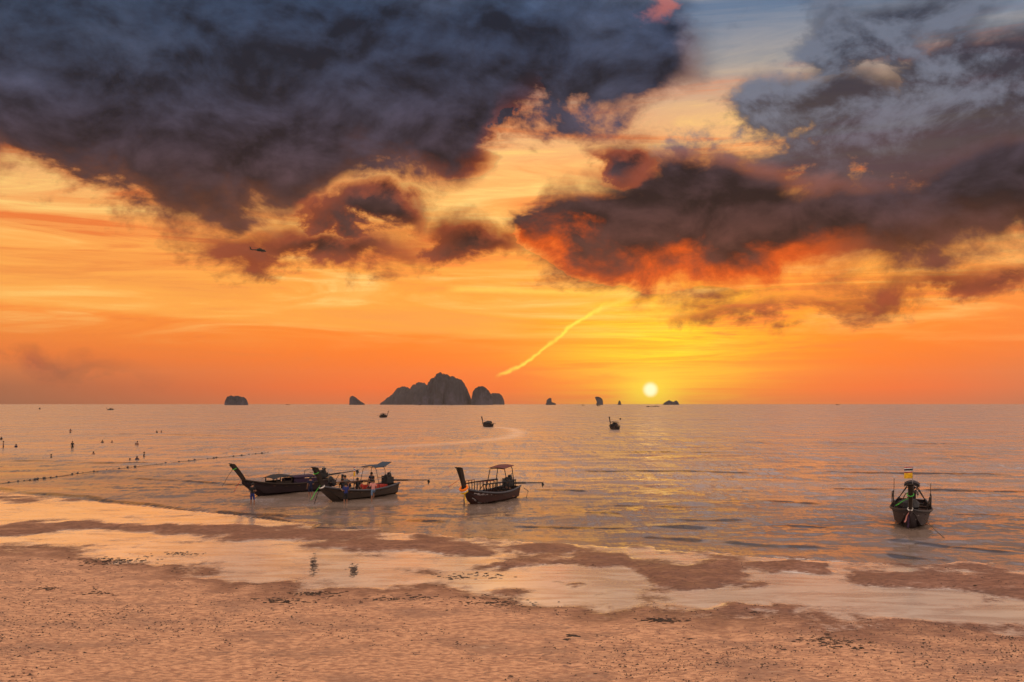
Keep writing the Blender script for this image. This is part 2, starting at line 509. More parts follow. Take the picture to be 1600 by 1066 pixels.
def sand_raw(x, y):
    s = shore_y(x) - y                       # metres inland from the water's edge
    sea_side = np.minimum(s, 0.0)
    h = sea_side * 0.035
    h = h + 0.004 * np.clip(s, 0, 3)
    n = fnoise(x * 0.35, y * 0.35, 3, 4)
    n2 = fnoise(x * 1.3 + 40, y * 0.9, 9, 4)
    wx_ = x + n * 1.2; wy_ = y + n2 * 1.1
    b = np.zeros_like(x) - 9
    for e in BARS: b = np.maximum(b, ell(wx_, wy_, *e))
    p = np.zeros_like(x) - 9
    for e in POOLS: p = np.maximum(p, ell(wx_, wy_, *e))
    inland = np.clip(np.interp(x + n, DX, DY) - wy_, -8, 60)
    h = h + np.where(s > -1.5, np.clip(b + 0.2, 0, 0.8) * 0.13, 0)
    h = h - np.where(s > 0.0, np.clip(p + 0.25, 0, 0.6) * 0.16, 0)
    h = h + np.clip(inland, 0, 60) * 0.017 - np.where(s > 0, np.clip(-inland, 0, 3) * 0.004, 0)
    h = h + n * 0.022 + n2 * 0.022 + fnoise(x * 3.1, y * 1.4, 33, 3) * 0.014 + fnoise(x * 0.8 + 9, y * 0.42, 37, 4) * np.where(inland < 2.0, 0.085, 0.034)
    return h

def grid(xs, ys, zf):
    X, Y = np.meshgrid(xs, ys)
    Z = zf(X, Y)
    return X, Y, Z
def grid_mesh(name, X, Y, Z):
    r, c = X.shape
    v = np.stack([X, Y, Z], -1).reshape(-1, 3)
    i = np.arange(r * c).reshape(r, c)
    q = np.stack([i[:-1, :-1], i[:-1, 1:], i[1:, 1:], i[1:, :-1]], -1).reshape(-1, 4)
    return v, q
def np_mesh(name, v, q):
    me = bpy.data.meshes.new(name)
    me.vertices.add(len(v)); me.vertices.foreach_set('co', v.astype(np.float32).ravel())
    me.loops.add(q.size); me.loops.foreach_set('vertex_index', q.astype(np.int32).ravel())
    me.polygons.add(len(q)); me.polygons.foreach_set('loop_start', np.arange(0, q.size, q.shape[1], dtype=np.int32))
    me.polygons.foreach_set('use_smooth', np.ones(len(q), dtype=bool))
    me.update(calc_edges=True); me.validate()
    return me
def attr(me, name, arr):
    a = me.attributes.new(name, 'FLOAT', 'POINT'); a.data.foreach_set('value', arr.astype(np.float32).ravel())

ys = np.concatenate([np.linspace(-60, 18, 14), np.arange(20, 48, 0.16), np.arange(48, 96, 0.32), np.linspace(97, 210, 30)])
xs = np.concatenate([np.linspace(-300, -52, 26), np.arange(-50, 34, 0.2), np.linspace(36, 200, 22)])
X, Y = np.meshgrid(xs, ys)
H = sand_raw(X, Y)
wet = np.clip(1.0 - (H - 0.004) / 0.12, 0, 1)
inl = np.interp(X, DX, DY) - Y
wet = np.maximum(wet, np.clip(1.0 - inl / 4.5, 0, 1) * 0.8)
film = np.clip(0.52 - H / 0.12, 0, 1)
Z = np.where(H < 0.0, np.where(shore_y(X) - Y > 0.2, 0.0, H), H)       # hollows stand full of still water, level at 0
# ripples and footprints on the drained sand
rip = fnoise(X * 1.6, Y * 3.0, 21, 3) * 0.010 * np.clip(H / 0.05, 0, 1)
lump = np.clip(fnoise(X * 0.9, Y * 1.6, 25, 4) - 0.12, 0, 1) * 0.05 * np.clip((H - 0.03) / 0.08, 0, 1)
Z = Z + rip + lump
v, q = grid_mesh('sand', X, Y, Z)
me = np_mesh('sand', v, q)
attr(me, 'wet', wet); attr(me, 'film', film)
m, p = mat_base('beach_sand')
def attrn(n):
    a = G.node('ShaderNodeAttribute'); a.attribute_name = n
    return G(a.outputs['Fac'])
geo = G.node('ShaderNodeNewGeometry'); pos = G(geo.outputs['Position'])
na = fbm(vm('MULTIPLY', pos, (0.7, 1.0, 1.0)), 0.55, 6.0, 0.66)
nb = fbm(vm('MULTIPLY', pos, (1.0, 1.6, 1.0)), 4.0, 6.0, 0.65)
nc = fbm(pos, 26.0, 3.0, 0.6)
wetn = G.m('ADD', attrn('wet'), (na - 0.5) * 1.1 + (nb - 0.5) * 0.6)
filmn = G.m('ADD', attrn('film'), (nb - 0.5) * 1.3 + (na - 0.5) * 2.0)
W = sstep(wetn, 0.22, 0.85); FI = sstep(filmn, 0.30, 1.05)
dryc = mixc(sstep(nb, 0.36, 0.64), (0.31, 0.140, 0.072), (0.64, 0.335, 0.175))
dryc = mixc(sstep(nc, 0.57, 0.70) * 0.6, dryc, (0.14, 0.085, 0.06))
dampc = mixc(sstep(nb * 0.5 + na * 0.5, 0.40, 0.60), (0.090, 0.036, 0.019), (0.25, 0.112, 0.062))
SH = sstep(filmn, -0.25, 0.55)
dampc = mixc(SH * 0.18, dampc, (0.36, 0.22, 0.15))  # sheen of sand near the film painted in as a paler tone
n4 = fbm(vm('MULTIPLY', pos, (0.7, 1.0, 1.0)), 7.0, 3.0, 0.6)
dryc = mixc(sstep(n4, 0.56, 0.66) * sstep(na, 0.32, 0.56) * 0.8, dryc, (0.11, 0.06, 0.04))
dryc = mixc(sstep(na, 0.48, 0.64) * 0.7, dryc, (0.26, 0.13, 0.075))
c = mixc(W, dryc, dampc)
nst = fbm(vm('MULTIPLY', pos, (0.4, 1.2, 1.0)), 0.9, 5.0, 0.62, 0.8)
c = mixc(FI, c, mixc(sstep(nst, 0.36, 0.62), (0.62, 0.46, 0.345), (0.86, 0.71, 0.57)))  # sky glare on the film painted in as a pale, streaky base colour
G.put(p.inputs['Base Color'], c)
G.put(p.inputs['Roughness'], gmax(0.14, (0.62 - W * 0.12 - SH * 0.16) * (1.0 - FI) + 0.16 * FI))
G.put(p.inputs['IOR'], 1.45 - W * (1.0 - FI) * 0.17)
coat = FI * 1.0
G.put(p.inputs['Coat Weight'], coat)
p.inputs['Coat Roughness'].default_value = 0.12
p.inputs['Coat IOR'].default_value = 1.65
b = G.node('ShaderNodeBump'); b.inputs['Distance'].default_value = 1.0
G.put(b.inputs['Strength'], 0.85 - FI * 0.80)
G.put(b.inputs['Height'], nb * 0.07 + nc * 0.012 + na * 0.05)
G.tree.links.new(b.outputs[0], p.inputs['Normal'])
sand = link('sand_beach', me, m)
tag(sand, 'wet peach coloured sand flat with shallow pools at low tide', 'beach', kind='structure')

# ================================================================== the sea
SEA_R = 15000.0
pyr = np.concatenate([np.arange(935, 700, -0.62), np.arange(700, 640, -0.55), np.arange(640, 633.2, -0.4)])
Dr = CAMH * F / (pyr - HY)
tx = np.linspace(-0.85, 0.78, 640)
Y = np.repeat(Dr[:, None], len(tx), 1)
X = tx[None, :] * Dr[:, None]
row = np.gradient(Dr)[:, None]
W_ = np.zeros_like(X)
for k in range(46):
    lam = 0.45 * (22.0 ** (k / 45.0)) * nrng.uniform(0.9, 1.1)
    th = -math.pi / 2 + nrng.normal(0, 0.42) + 0.12
    kx, ky = math.cos(th) * 2 * math.pi / lam, math.sin(th) * 2 * math.pi / lam
    amp = 0.0036 * lam ** 0.85
    ok = np.clip((lam / (2.2 * row) - 0.9) / 0.6, 0, 1) * np.clip((lam / (2.2 * X[0, 1] * 0 + 2.2 * (tx[1] - tx[0]) * Dr[:, None]) - 0.3) / 0.5, 0, 1)
    ph = nrng.uniform(0, 6.28)
    grp = 0.35 + 0.95 * vnoise(X / (lam * 7) + k * 5.3, Y / (lam * 4) - k * 2.1, 40 + k)
    W_ += amp * ok * grp * np.sin(kx * X + ky * Y + ph + 0.8 * vnoise(X / (lam * 3), Y / (lam * 3), 90 + k) * 3)
near = np.clip((Y - shore_y(X)) / 9.0, 0.0, 1.0)
W_ *= (0.22 + 0.78 * near)
# low swells and small breakers rolling in, each a ridge along its own line
RIDGES = [((780, 822), (1140, 827), 0.13, .42), ((1170, 818), (1330, 823), 0.11, .4), ((630, 811), (705, 817), 0.12, .4), ((1120, 847), (1300, 856), 0.08, .3),
          ((1375, 845), (1620, 862), 0.14, .45), ((380, 806), (520, 825), 0.10, .5), ((480, 824), (566, 827), 0.12, .4), ((585, 829), (625, 833), 0.12, .4),
          ((-60, 757), (180, 783), 0.20, .75), ((100, 776), (370, 803), 0.15, .7), ((340, 797), (460, 812), 0.13, .5), ((1420, 764), (1640, 769), 0.20, 1.1), ((1280, 762), (1440, 765), 0.16, 1.0),
          ((870, 800), (1010, 803), 0.07, .4), ((1480, 800), (1600, 806), 0.10, .5), ((820, 765), (930, 768), 0.10, .7), ((1000, 838), (1110, 845), 0.06, .3), ((640, 838), (800, 842), 0.05, .3), ((1360, 866), (1500, 876), 0.04, .25),
          ((950, 790), (1100, 792), 0.07, .5), ((1130, 780), (1300, 786), 0.09, .6), ((1040, 812), (1170, 813), 0.06, .4), ((180, 745), (420, 760), 0.10, .7), ((860, 735), (1200, 738), 0.12, 1.2), ((1250, 735), (1600, 742), 0.15, 1.3),
          ((0, 720), (260, 724), 0.12, 1.4), ((930, 706), (1280, 708), 0.16, 1.9), ((1100, 690), (1600, 694), 0.20, 2.6), ((850, 655), (1600, 658), 0.5, 9.0), ((100, 678), (420, 681), 0.25, 4.0), ((0, 660), (500, 664), 0.4, 7.0), ((300, 672), (560, 673), 0.3, 5.0)]
RID = np.zeros_like(X); FRONT = np.zeros_like(X)
for (a, b2, hgt, wid) in RIDGES:
    A_, B_ = at(*a), at(*b2); wid = wid * 2.3
    ln = (B_ - A_).length; ux, uy = (B_.x - A_.x) / ln, (B_.y - A_.y) / ln
    qx, qy = X - A_.x, Y - A_.y
    al = (qx * ux + qy * uy) / ln
    wob = (vnoise(X * 0.8 / wid * .4, Y * 0 + 3.3, int(a[0]) + 500) - 0.5) * wid * 1.3
    of = -qx * uy + qy * ux + wob
    endf = np.clip(al / 0.18, 0, 1) * np.clip((1 - al) / 0.18, 0, 1)
    prof = np.where(of < 0, np.exp(-(of / (wid * 0.55)) ** 2), np.exp(-(of / (wid * 1.6)) ** 2))
    cr = vnoise(X * 2.2 / wid * .4, Y * 0 + 5.5, int(a[0]) + 31)
    FRONT = np.maximum(FRONT, endf * np.exp(-((of + wid * 0.30) / max(wid * 0.30, 0.46)) ** 2) * np.clip(cr * 2.2 - 0.15, 0, 1))
    RID += 0.45 * hgt * endf * prof * (0.55 + 0.9 * vnoise(X * 1.8 / wid * .4, Y * 0 + 9.1, int(a[0]) + 77))
FRONT *= np.clip(1.15 - Y / 330.0, 0.35, 1.0) * (0.55 + 0.9 * vnoise(X * 1.1, Y * 0.8, 71))
Zs = W_ + RID
d_in = Y - shore_y(X)
Zs = Zs + np.where(d_in < 0.6, -0.03 * (0.6 - d_in) - 0.0, 0.0) - 0.004
# a boat's old wake, a smooth pale lane curving over the water
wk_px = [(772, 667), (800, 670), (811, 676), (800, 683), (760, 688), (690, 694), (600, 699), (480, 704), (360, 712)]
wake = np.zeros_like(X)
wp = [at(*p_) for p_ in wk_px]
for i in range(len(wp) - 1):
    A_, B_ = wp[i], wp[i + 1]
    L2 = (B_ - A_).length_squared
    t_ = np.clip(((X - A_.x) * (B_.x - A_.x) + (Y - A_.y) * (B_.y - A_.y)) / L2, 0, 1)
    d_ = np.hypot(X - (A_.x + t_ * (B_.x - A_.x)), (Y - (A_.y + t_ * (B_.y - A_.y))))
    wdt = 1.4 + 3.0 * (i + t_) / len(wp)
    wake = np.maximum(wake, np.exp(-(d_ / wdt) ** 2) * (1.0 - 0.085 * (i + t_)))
v, q = grid_mesh('sea', X, Y, Zs)
shal = np.clip(1 - (Y - shore_y(X)) / 55.0, 0, 1)
# drop the cells that lie well under the beach
keep = (d_in > -3.0)
kq = keep.reshape(-1)[q].any(1)
q = q[kq]
nv = len(v)
# the open sea beyond and to the sides, down at the foot of the waves
far = 0.22
ring = [(-SEA_R, 120.0), (SEA_R, 120.0), (SEA_R, SEA_R), (-SEA_R, SEA_R)]
v = np.concatenate([v, np.array([(a, b_, -far) for a, b_ in ring])]); q = np.concatenate([q, np.array([[nv, nv + 1, nv + 2, nv + 3]])])
me = np_mesh('sea', v, q)
attr(me, 'front', np.concatenate([FRONT.ravel(), np.zeros(4)])); attr(me, 'wake', np.concatenate([wake.ravel(), np.zeros(4)])); attr(me, 'shallow', np.concatenate([shal.ravel(), np.zeros(4)]))
m, p = mat_base('sea_water')
geo = G.node('ShaderNodeNewGeometry'); pos = G(geo.outputs['Position'])
dist = vm('LENGTH', vm('SUBTRACT', pos, (0.0, 0.0, 7.0)))
n3 = fbm(vm('MULTIPLY', pos, (0.010, 0.045, 1.0)), 1.0, 6.0, 0.65, 0.5)   # wind patches
n5 = fbm(vm('MULTIPLY', pos, (0.045, 0.13, 1.0)), 1.0, 4.0, 0.65, 0.3)
wk = attrn('wake'); sh = attrn('shallow')
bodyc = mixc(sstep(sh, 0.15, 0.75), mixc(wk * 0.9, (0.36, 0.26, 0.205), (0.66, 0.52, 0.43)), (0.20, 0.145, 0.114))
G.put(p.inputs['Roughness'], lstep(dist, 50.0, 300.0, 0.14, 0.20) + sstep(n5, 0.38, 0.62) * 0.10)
fr = sstep(attrn('front') + (n5 - 0.5) * 0.5, 0.20, 0.62)     # steep wavelet faces: their dimmer reflection painted in as dark colour and lower IOR
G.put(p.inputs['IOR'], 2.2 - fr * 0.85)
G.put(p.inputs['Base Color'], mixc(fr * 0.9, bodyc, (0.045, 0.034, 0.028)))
# ripples too small for the mesh: a slope for each patch of water, the same at every distance
nrm = G(geo.outputs['Normal'])
c1 = vm('SUBTRACT', fbm(vm('MULTIPLY', pos, (1.6, 0.45, 1.0)), 1.5, 4.0, 0.65, 0.6, col=True), (0.5, 0.5, 0.5))
c2 = vm('SUBTRACT', fbm(vm('MULTIPLY', pos, (1.0, 1.0, 1.0)), 5.0, 3.0, 0.6, 0.3, col=True), (0.5, 0.5, 0.5))
sl = (0.25 + sstep(n3 * 0.55 + n5 * 0.45, 0.40, 0.60) * 1.15) * (1.0 - wk * 0.7) * (1.0 - sh * 0.62)
c3 = vm('SUBTRACT', fbm(vm('MULTIPLY', pos, (0.7, 0.06, 1.0)), 1.0, 4.0, 0.7, 0.3, col=True), (0.5, 0.5, 0.5))
slv = vm('ADD', vm('MULTIPLY', c1, (0.4, 0.75, 0.0)), vm('MULTIPLY', c2, (0.3, 0.45, 0.0)))
slv = vm('ADD', slv, vm('MULTIPLY', c3, (0.35, 0.75, 0.0)))
slv = vm('MULTIPLY', slv, vec(sl, sl, 0.0))
G.put(p.inputs['Normal'], vm('NORMALIZE', vm('ADD', nrm, slv)))
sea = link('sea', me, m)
tag(sea, 'calm rippled sea glowing salmon under the sunset', 'sea', kind='structure')

# ================================================================== islands
def rock_mat(name, rock, green):
    m, p = mat_base(name)
    geo = G.node('ShaderNodeNewGeometry'); pos = G(geo.outputs['Position'])
    nz = G.node('ShaderNodeSeparateXYZ'); G.tree.links.new(geo.outputs['Normal'], nz.inputs[0])
    n = fbm(vm('MULTIPLY', pos, (1, 1, 0.45)), 0.02, 7.0, 0.65)
    nn = fbm(pos, 0.06, 5.0, 0.6)
    gmask = sstep(G(nz.outputs[2]) + (n - 0.5) * 1.3, 0.10, 0.42)
    rc = mixc(sstep(nn, 0.35, 0.68), tuple(x * 0.55 for x in rock), rock)
    gc = mixc(sstep(nn, 0.3, 0.7), tuple(x * 0.6 for x in green), green)
    G.put(p.inputs['Base Color'], mixc(gmask, rc, gc))
    p.inputs['Roughness'].default_value = 0.9
    p.inputs['Specular IOR Level'].default_value = 0.1
    b = G.node('ShaderNodeBump'); b.inputs['Strength'].default_value = 0.4; b.inputs['Distance'].default_value = 12.0
    G.put(b.inputs['Height'], n); G.tree.links.new(b.outputs[0], p.inputs['Normal'])
    return m
M['rock'] = rock_mat('karst_rock', (0.060, 0.060, 0.086), (0.026, 0.029, 0.042))  # blue-grey cast of the haze mixed into the rock and green tones

def ridge_island(name, prof, Yd, depth, label, seed, nx=110, nd=40, rough=0.13):
    """a limestone island: its crest line (photo columns and rows, at its real distance) swept over a rounded plan"""
    pts = [(at_depth(px, py, Yd)) for px, py in prof]
    px_ = np.array([p_.x for p_ in pts]); pz = np.array([max(p_.z, 0.0) for p_ in pts])
    x = np.linspace(px_[0], px_[-1], nx)
    crest = np.interp(x, px_, pz)
    crest = crest * (1 + 0.06 * fnoise(x / 26.0 + seed, x * 0 + seed, seed + 50, 3, 0.6)) - 1.5
    d = np.linspace(-1, 1, nd)
    Wd = px_[-1] - px_[0]
    xm = 0.5 * (px_[0] + px_[-1])
    t = (x - xm) / (Wd / 2)
    plan = np.sqrt(np.clip(1.0 - np.abs(t) ** 2.6, 0.0004, 1)) * depth / 2
    Xg, Dg = np.meshgrid(x, d)
    cx = crest[None, :] * np.ones_like(Dg)
    Yg = Yd + depth * 0.5 + Dg * plan[None, :]
    ns = fnoise(Xg / Wd * 9 + seed, Yg / Wd * 9, seed, 5, 0.55)
    ns2 = fnoise(Xg / Wd * 30 + seed, Yg / Wd * 30, seed + 3, 3, 0.55)
    dd = np.abs(Dg)
    sect = np.clip(1 - (np.clip(dd + ns * 0.22, 0, 1)) ** 3.2, 0, 1) ** 0.55
    Zg = cx * sect * (1 + np.clip(-dd * 0.12, -1, 0)) * (1 + ns2 * rough * 1.5) 
    k = Zg.max(0); k[k < 1e-6] = 1
    Zg = Zg * (crest / k)[None, :] * (1 + 0.0 * Zg)
    Zg = Zg + ns2 * rough * cx * 0.35
    Zg[0, :] = -3; Zg[-1, :] = -3; Zg[:, 0] = -3; Zg[:, -1] = -3
    v, q = grid_mesh(name, Xg, Yg, Zg)
    c0 = np.array([xm, Yd + depth * 0.5, 0.0])
    me = np_mesh(name, v - c0, q)
    o = link(name, me, M['rock'])
    o.location = c0
    tag(o, label, 'island')
    return o

ridge_island('limestone_island', [(584, 631), (590, 627), (597, 622), (604, 617), (611, 609), (616, 604), (622, 602), (629, 603), (634, 605), (640, 599),
             (648, 597), (655, 597), (660, 601), (664, 606), (672, 612), (690, 622), (706, 631)], 7200, 700,
             'hazy stepped ridge forming the left slope of the large limestone island', 5)
ridge_island('limestone_island', [(640, 631.5), (646, 622), (654, 612), (661, 604), (666, 596), (669, 590), (671, 589), (675, 589), (678, 582.5), (684, 581), (690, 583),
             (697, 584.5), (704, 587), (712, 589), (718, 593), (723, 598), (727, 605), (730, 613), (733, 621), (736, 631.5)], 6000, 420,
             'tallest dark limestone massif with a blunt cliff top in mid sea', 8)
ridge_island('limestone_island', [(734, 631.5), (736, 622), (738, 613), (742, 606.5), (747, 603.5), (753, 603), (758, 606), (763, 610), (767, 616), (769, 624), (770, 631.5)], 6050, 140,
             'rounded dark rock dome just right of the tallest massif', 12)
ridge_island('limestone_island', [(760, 631), (764, 620), (768, 615), (774, 614.5), (780, 615), (784, 618), (787, 624), (788.5, 631)], 7600, 150,
             'paler low rock knob at the right end of the island chain', 14)
ridge_island('rock_islet', [(544.5, 631), (545, 622), (547, 619.5), (550, 618.5), (553, 620), (557, 622.5), (561, 626), (566, 629), (569, 631)], 6400, 60,
             'small wedge shaped rock islet left of the island chain', 17, 60, 26)
ridge_island('wooded_islet', [(347, 630.5), (349, 624), (352, 619.5), (357, 618), (361, 619), (364, 618), (369, 617.5), (373, 620), (377, 619.5), (380, 622.5), (382, 626), (384, 630.5)], 5200, 90,
             'low humped wooded islet standing alone on the left horizon', 19, 80, 26, 0.12)
ridge_island('rock_islet', [(1037, 632), (1039, 629.5), (1043, 627), (1047, 625), (1050, 626.5), (1054, 627.5), (1058, 625.5), (1061, 628), (1063, 632)], 6500, 80,
             'low lumpy rock islet just right of the setting sun', 23, 60, 26, 0.12)

def sea_stack(name, outline, Yd, label, seed):
    """a leaning sea stack: left and right edge at each height, oval in plan"""
    rings = []
    n = 20
    for (py, xl, xr) in outline:
        a = at_depth(xl, py, Yd); b_ = at_depth(xr, py, Yd)
        cx, rx = (a.x + b_.x) / 2, (b_.x - a.x) / 2
        ring = []
        for k in range(n):
            th = 2 * math.pi * k / n
            w = 1 + 0.16 * mnoise.noise(Vector((math.cos(th) * 2 + seed, math.sin(th) * 2, py * 0.4)))
            ring.append(Vector((cx + math.cos(th) * rx * w, Yd + math.sin(th) * max(rx * 0.8, 2) * w, a.z)))
        rings.append(ring)
    c0 = Vector((rings[0][0].x, Yd, 0))
    mb = MB().loft([[p_ - c0 for p_ in r_] for r_ in rings])
    o = mb.build(name, M['rock'], smooth=True)
    o.location = c0
    tag(o, label, 'sea stack')
sea_stack('sea_stack', [(633, 852, 869), (631, 853, 868), (630, 853.5, 867), (628.5, 854, 862), (626, 854, 862), (623.5, 856, 861.5), (622, 858.5, 861)], 6200,
          'squat tower rock with a low foot, leftmost of the sea stacks', 3)
sea_stack('sea_stack', [(633, 931, 942), (631, 932, 942), (629, 932.5, 942.5), (626, 931.5, 942), (623.5, 930.5, 940.5), (621.5, 930, 938.5), (620, 930.5, 935)], 6100,
          'tall sail shaped sea stack leaning left, tallest of the stacks', 7)
sea_stack('sea_stack', [(633, 964.5, 971.5), (631, 965.5, 970.5), (629, 966, 970), (627.5, 966.5, 969.5), (626, 967, 968.5)], 6400,
          'tiny pointed sea stack between the sail rock and the sun', 9)

# ================================================================== people
def person(name, joints, loc, rz, shirt, shorts, label, cat='person', group=None, z=0.0, bare=False, scale=1.0, hair_long=False, skirt=False, cat_hat=None):
    J = dict(pelvis=(0, 0, .92), waist=(0, 0, 1.08), chest=(0, .0, 1.30), neck=(0, 0, 1.45), head=(0, .02, 1.54), crown=(0, .01, 1.66),
             shl=(.17, 0, 1.40), ell=(.24, -.03, 1.13), wrl=(.24, .06, .90), hal=(.24, .09, .83),
             shr=(-.17, 0, 1.40), elr=(-.24, -.03, 1.13), wrr=(-.24, .06, .90), har=(-.24, .09, .83),
             hil=(.09, 0, .88), knl=(.10, .03, .49), anl=(.10, 0, .08), tol=(.11, .15, .03),
             hir=(-.09, 0, .88), knr=(-.10, .03, .49), anr=(-.10, 0, .08), tor=(-.11, .15, .03))
    J.update(joints)
    R_ = dict(pelvis=.125, waist=.115, chest=.135, neck=.055, head=.090, crown=.070, shl=.065, ell=.043, wrl=.032, hal=.036, shr=.065, elr=.043, wrr=.032, har=.036,
              hil=.090, knl=.060, anl=.040, tol=.032, hir=.090, knr=.060, anr=.040, tor=.032)
    E_ = [('pelvis', 'waist'), ('waist', 'chest'), ('chest', 'neck'), ('neck', 'head'), ('head', 'crown'), ('chest', 'shl'), ('shl', 'ell'), ('ell', 'wrl'), ('wrl', 'hal'),
          ('chest', 'shr'), ('shr', 'elr'), ('elr', 'wrr'), ('wrr', 'har'), ('pelvis', 'hil'), ('hil', 'knl'), ('knl', 'anl'), ('anl', 'tol'),
          ('pelvis', 'hir'), ('hir', 'knr'), ('knr', 'anr'), ('anr', 'tor')]
    keys = list(J)
    me = bpy.data.meshes.new(name)
    me.from_pydata([Vector(J[k]) * scale for k in keys], [(keys.index(a), keys.index(b_)) for a, b_ in E_], [])
    o = bpy.data.objects.new(name, me); col.objects.link(o)
    sk = o.modifiers.new('skin', 'SKIN')
    sk.use_smooth_shade = True
    lay = me.skin_vertices[0].data if me.skin_vertices else None
    if lay is None:
        me.attributes.new('skin', 'FLOAT', 'POINT')
    for i, k in enumerate(keys):
        lay[i].radius = (R_[k] * scale * (1.0 if k not in ('chest', 'waist', 'pelvis') else 1.1), R_[k] * scale)
        lay[i].use_root = (k == 'pelvis')
    sub = o.modifiers.new('sub', 'SUBSURF'); sub.levels = 1; sub.render_levels = 1
    dg = bpy.context.evaluated_depsgraph_get(); dg.update()
    ev = o.evaluated_get(dg)
    nm = bpy.data.meshes.new_from_object(ev)
    bpy.data.objects.remove(o); bpy.data.meshes.remove(me)
    # fingers: five on each hand, unequal, bent, thumb at the side of the palm
    fb = MB()
    for sd in ('l', 'r'):
        w = Vector(J['wr' + sd]) * scale; h = Vector(J['ha' + sd]) * scale
        d = (h - w).normalized(); side = d.cross(Vector((0, 1, 0.2))).normalized(); up = side.cross(d)
        for k, (ofs, ln) in enumerate(((-.026, .062), (-.009, .074), (.009, .078), (.026, .068))):
            b0_ = h + side * ofs * scale
            fb.tube([b0_, b0_ + d * ln * .55 * scale, b0_ + (d * ln + up * -.022) * scale], [.0095 * scale, .009 * scale, .007 * scale], 5)
        b0_ = w * .45 + h * .55 + side * -.030 * scale
        fb.tube([b0_, b0_ + (d * .03 - side * .025) * scale, b0_ + (d * .06 - side * .03) * scale], [.011 * scale, .010 * scale, .008 * scale], 5)
    # nose and ears
    hd = Vector(J['head']) * scale
    fb.blob(hd + Vector((0, .092, .0)) * scale, (.014 * scale, .02 * scale, .022 * scale), 2)
    for sg in (-1, 1): fb.blob(hd + Vector((.088 * sg, 0, .0)) * scale, (.012 * scale, .022 * scale, .032 * scale), 3)
    bm = bmesh.new(); bm.from_mesh(nm)
    fm = fb.mesh('tmp'); bm.from_mesh(fm); bpy.data.meshes.remove(fm)
    # colour each face by the limb it belongs to
    seg = [(Vector(J[a]) * scale, Vector(J[b_]) * scale, a, b_) for a, b_ in E_]
    top = {'waist', 'chest', 'shl', 'shr'}
    leg = {'pelvis', 'hil', 'hir'}
    for f in bm.faces:
        c_ = f.calc_center_median(); best = None; bd = 9e9
        for a, b_, ka, kb in seg:
            t_ = max(0, min(1, (c_ - a).dot(b_ - a) / max((b_ - a).length_squared, 1e-9)))
            dd = (c_ - (a + (b_ - a) * t_)).length
            if dd < bd: bd = dd; best = (ka, kb, t_)
        ka, kb, t_ = best
        idx = 0
        if ka in ('pelvis',) and kb == 'waist': idx = 2 if t_ < .4 else (0 if bare else 1)
        elif kb in ('chest',) or kb in ('shl', 'shr') or (ka == 'chest' and kb == 'neck' and t_ < .6): idx = 0 if bare else 1
        elif ka in ('shl', 'shr') and t_ < .75: idx = 0 if bare else 1
        elif kb in ('hil', 'hir'): idx = 2
        elif ka in ('hil', 'hir') and t_ < .85: idx = 2
        f.material_index = idx; f.smooth = True
    bm.to_mesh(nm); bm.free()
    o = link(name, nm, [M['skin'], M[shirt], M[shorts]])
    o.location = (loc[0], loc[1], z); o.rotation_euler = (0, 0, rz)
    hb_ = MB()
    hc = (Vector(J['head']) * .45 + Vector(J['crown']) * .55) * scale
    hb_.blob(hc + Vector((0, -.016, .018)) * scale, (.105 * scale, .115 * scale, .098 * scale), 4, 10, 6, .1)
    if hair_long: hb_.blob(hc + Vector((0, -.07, -.11)) * scale, (.09 * scale, .05 * scale, .17 * scale), 5, 8, 5, .1)
    hb_.build('hair', M['hair'], o, True)
    tag(o, label, cat, group)
    return o

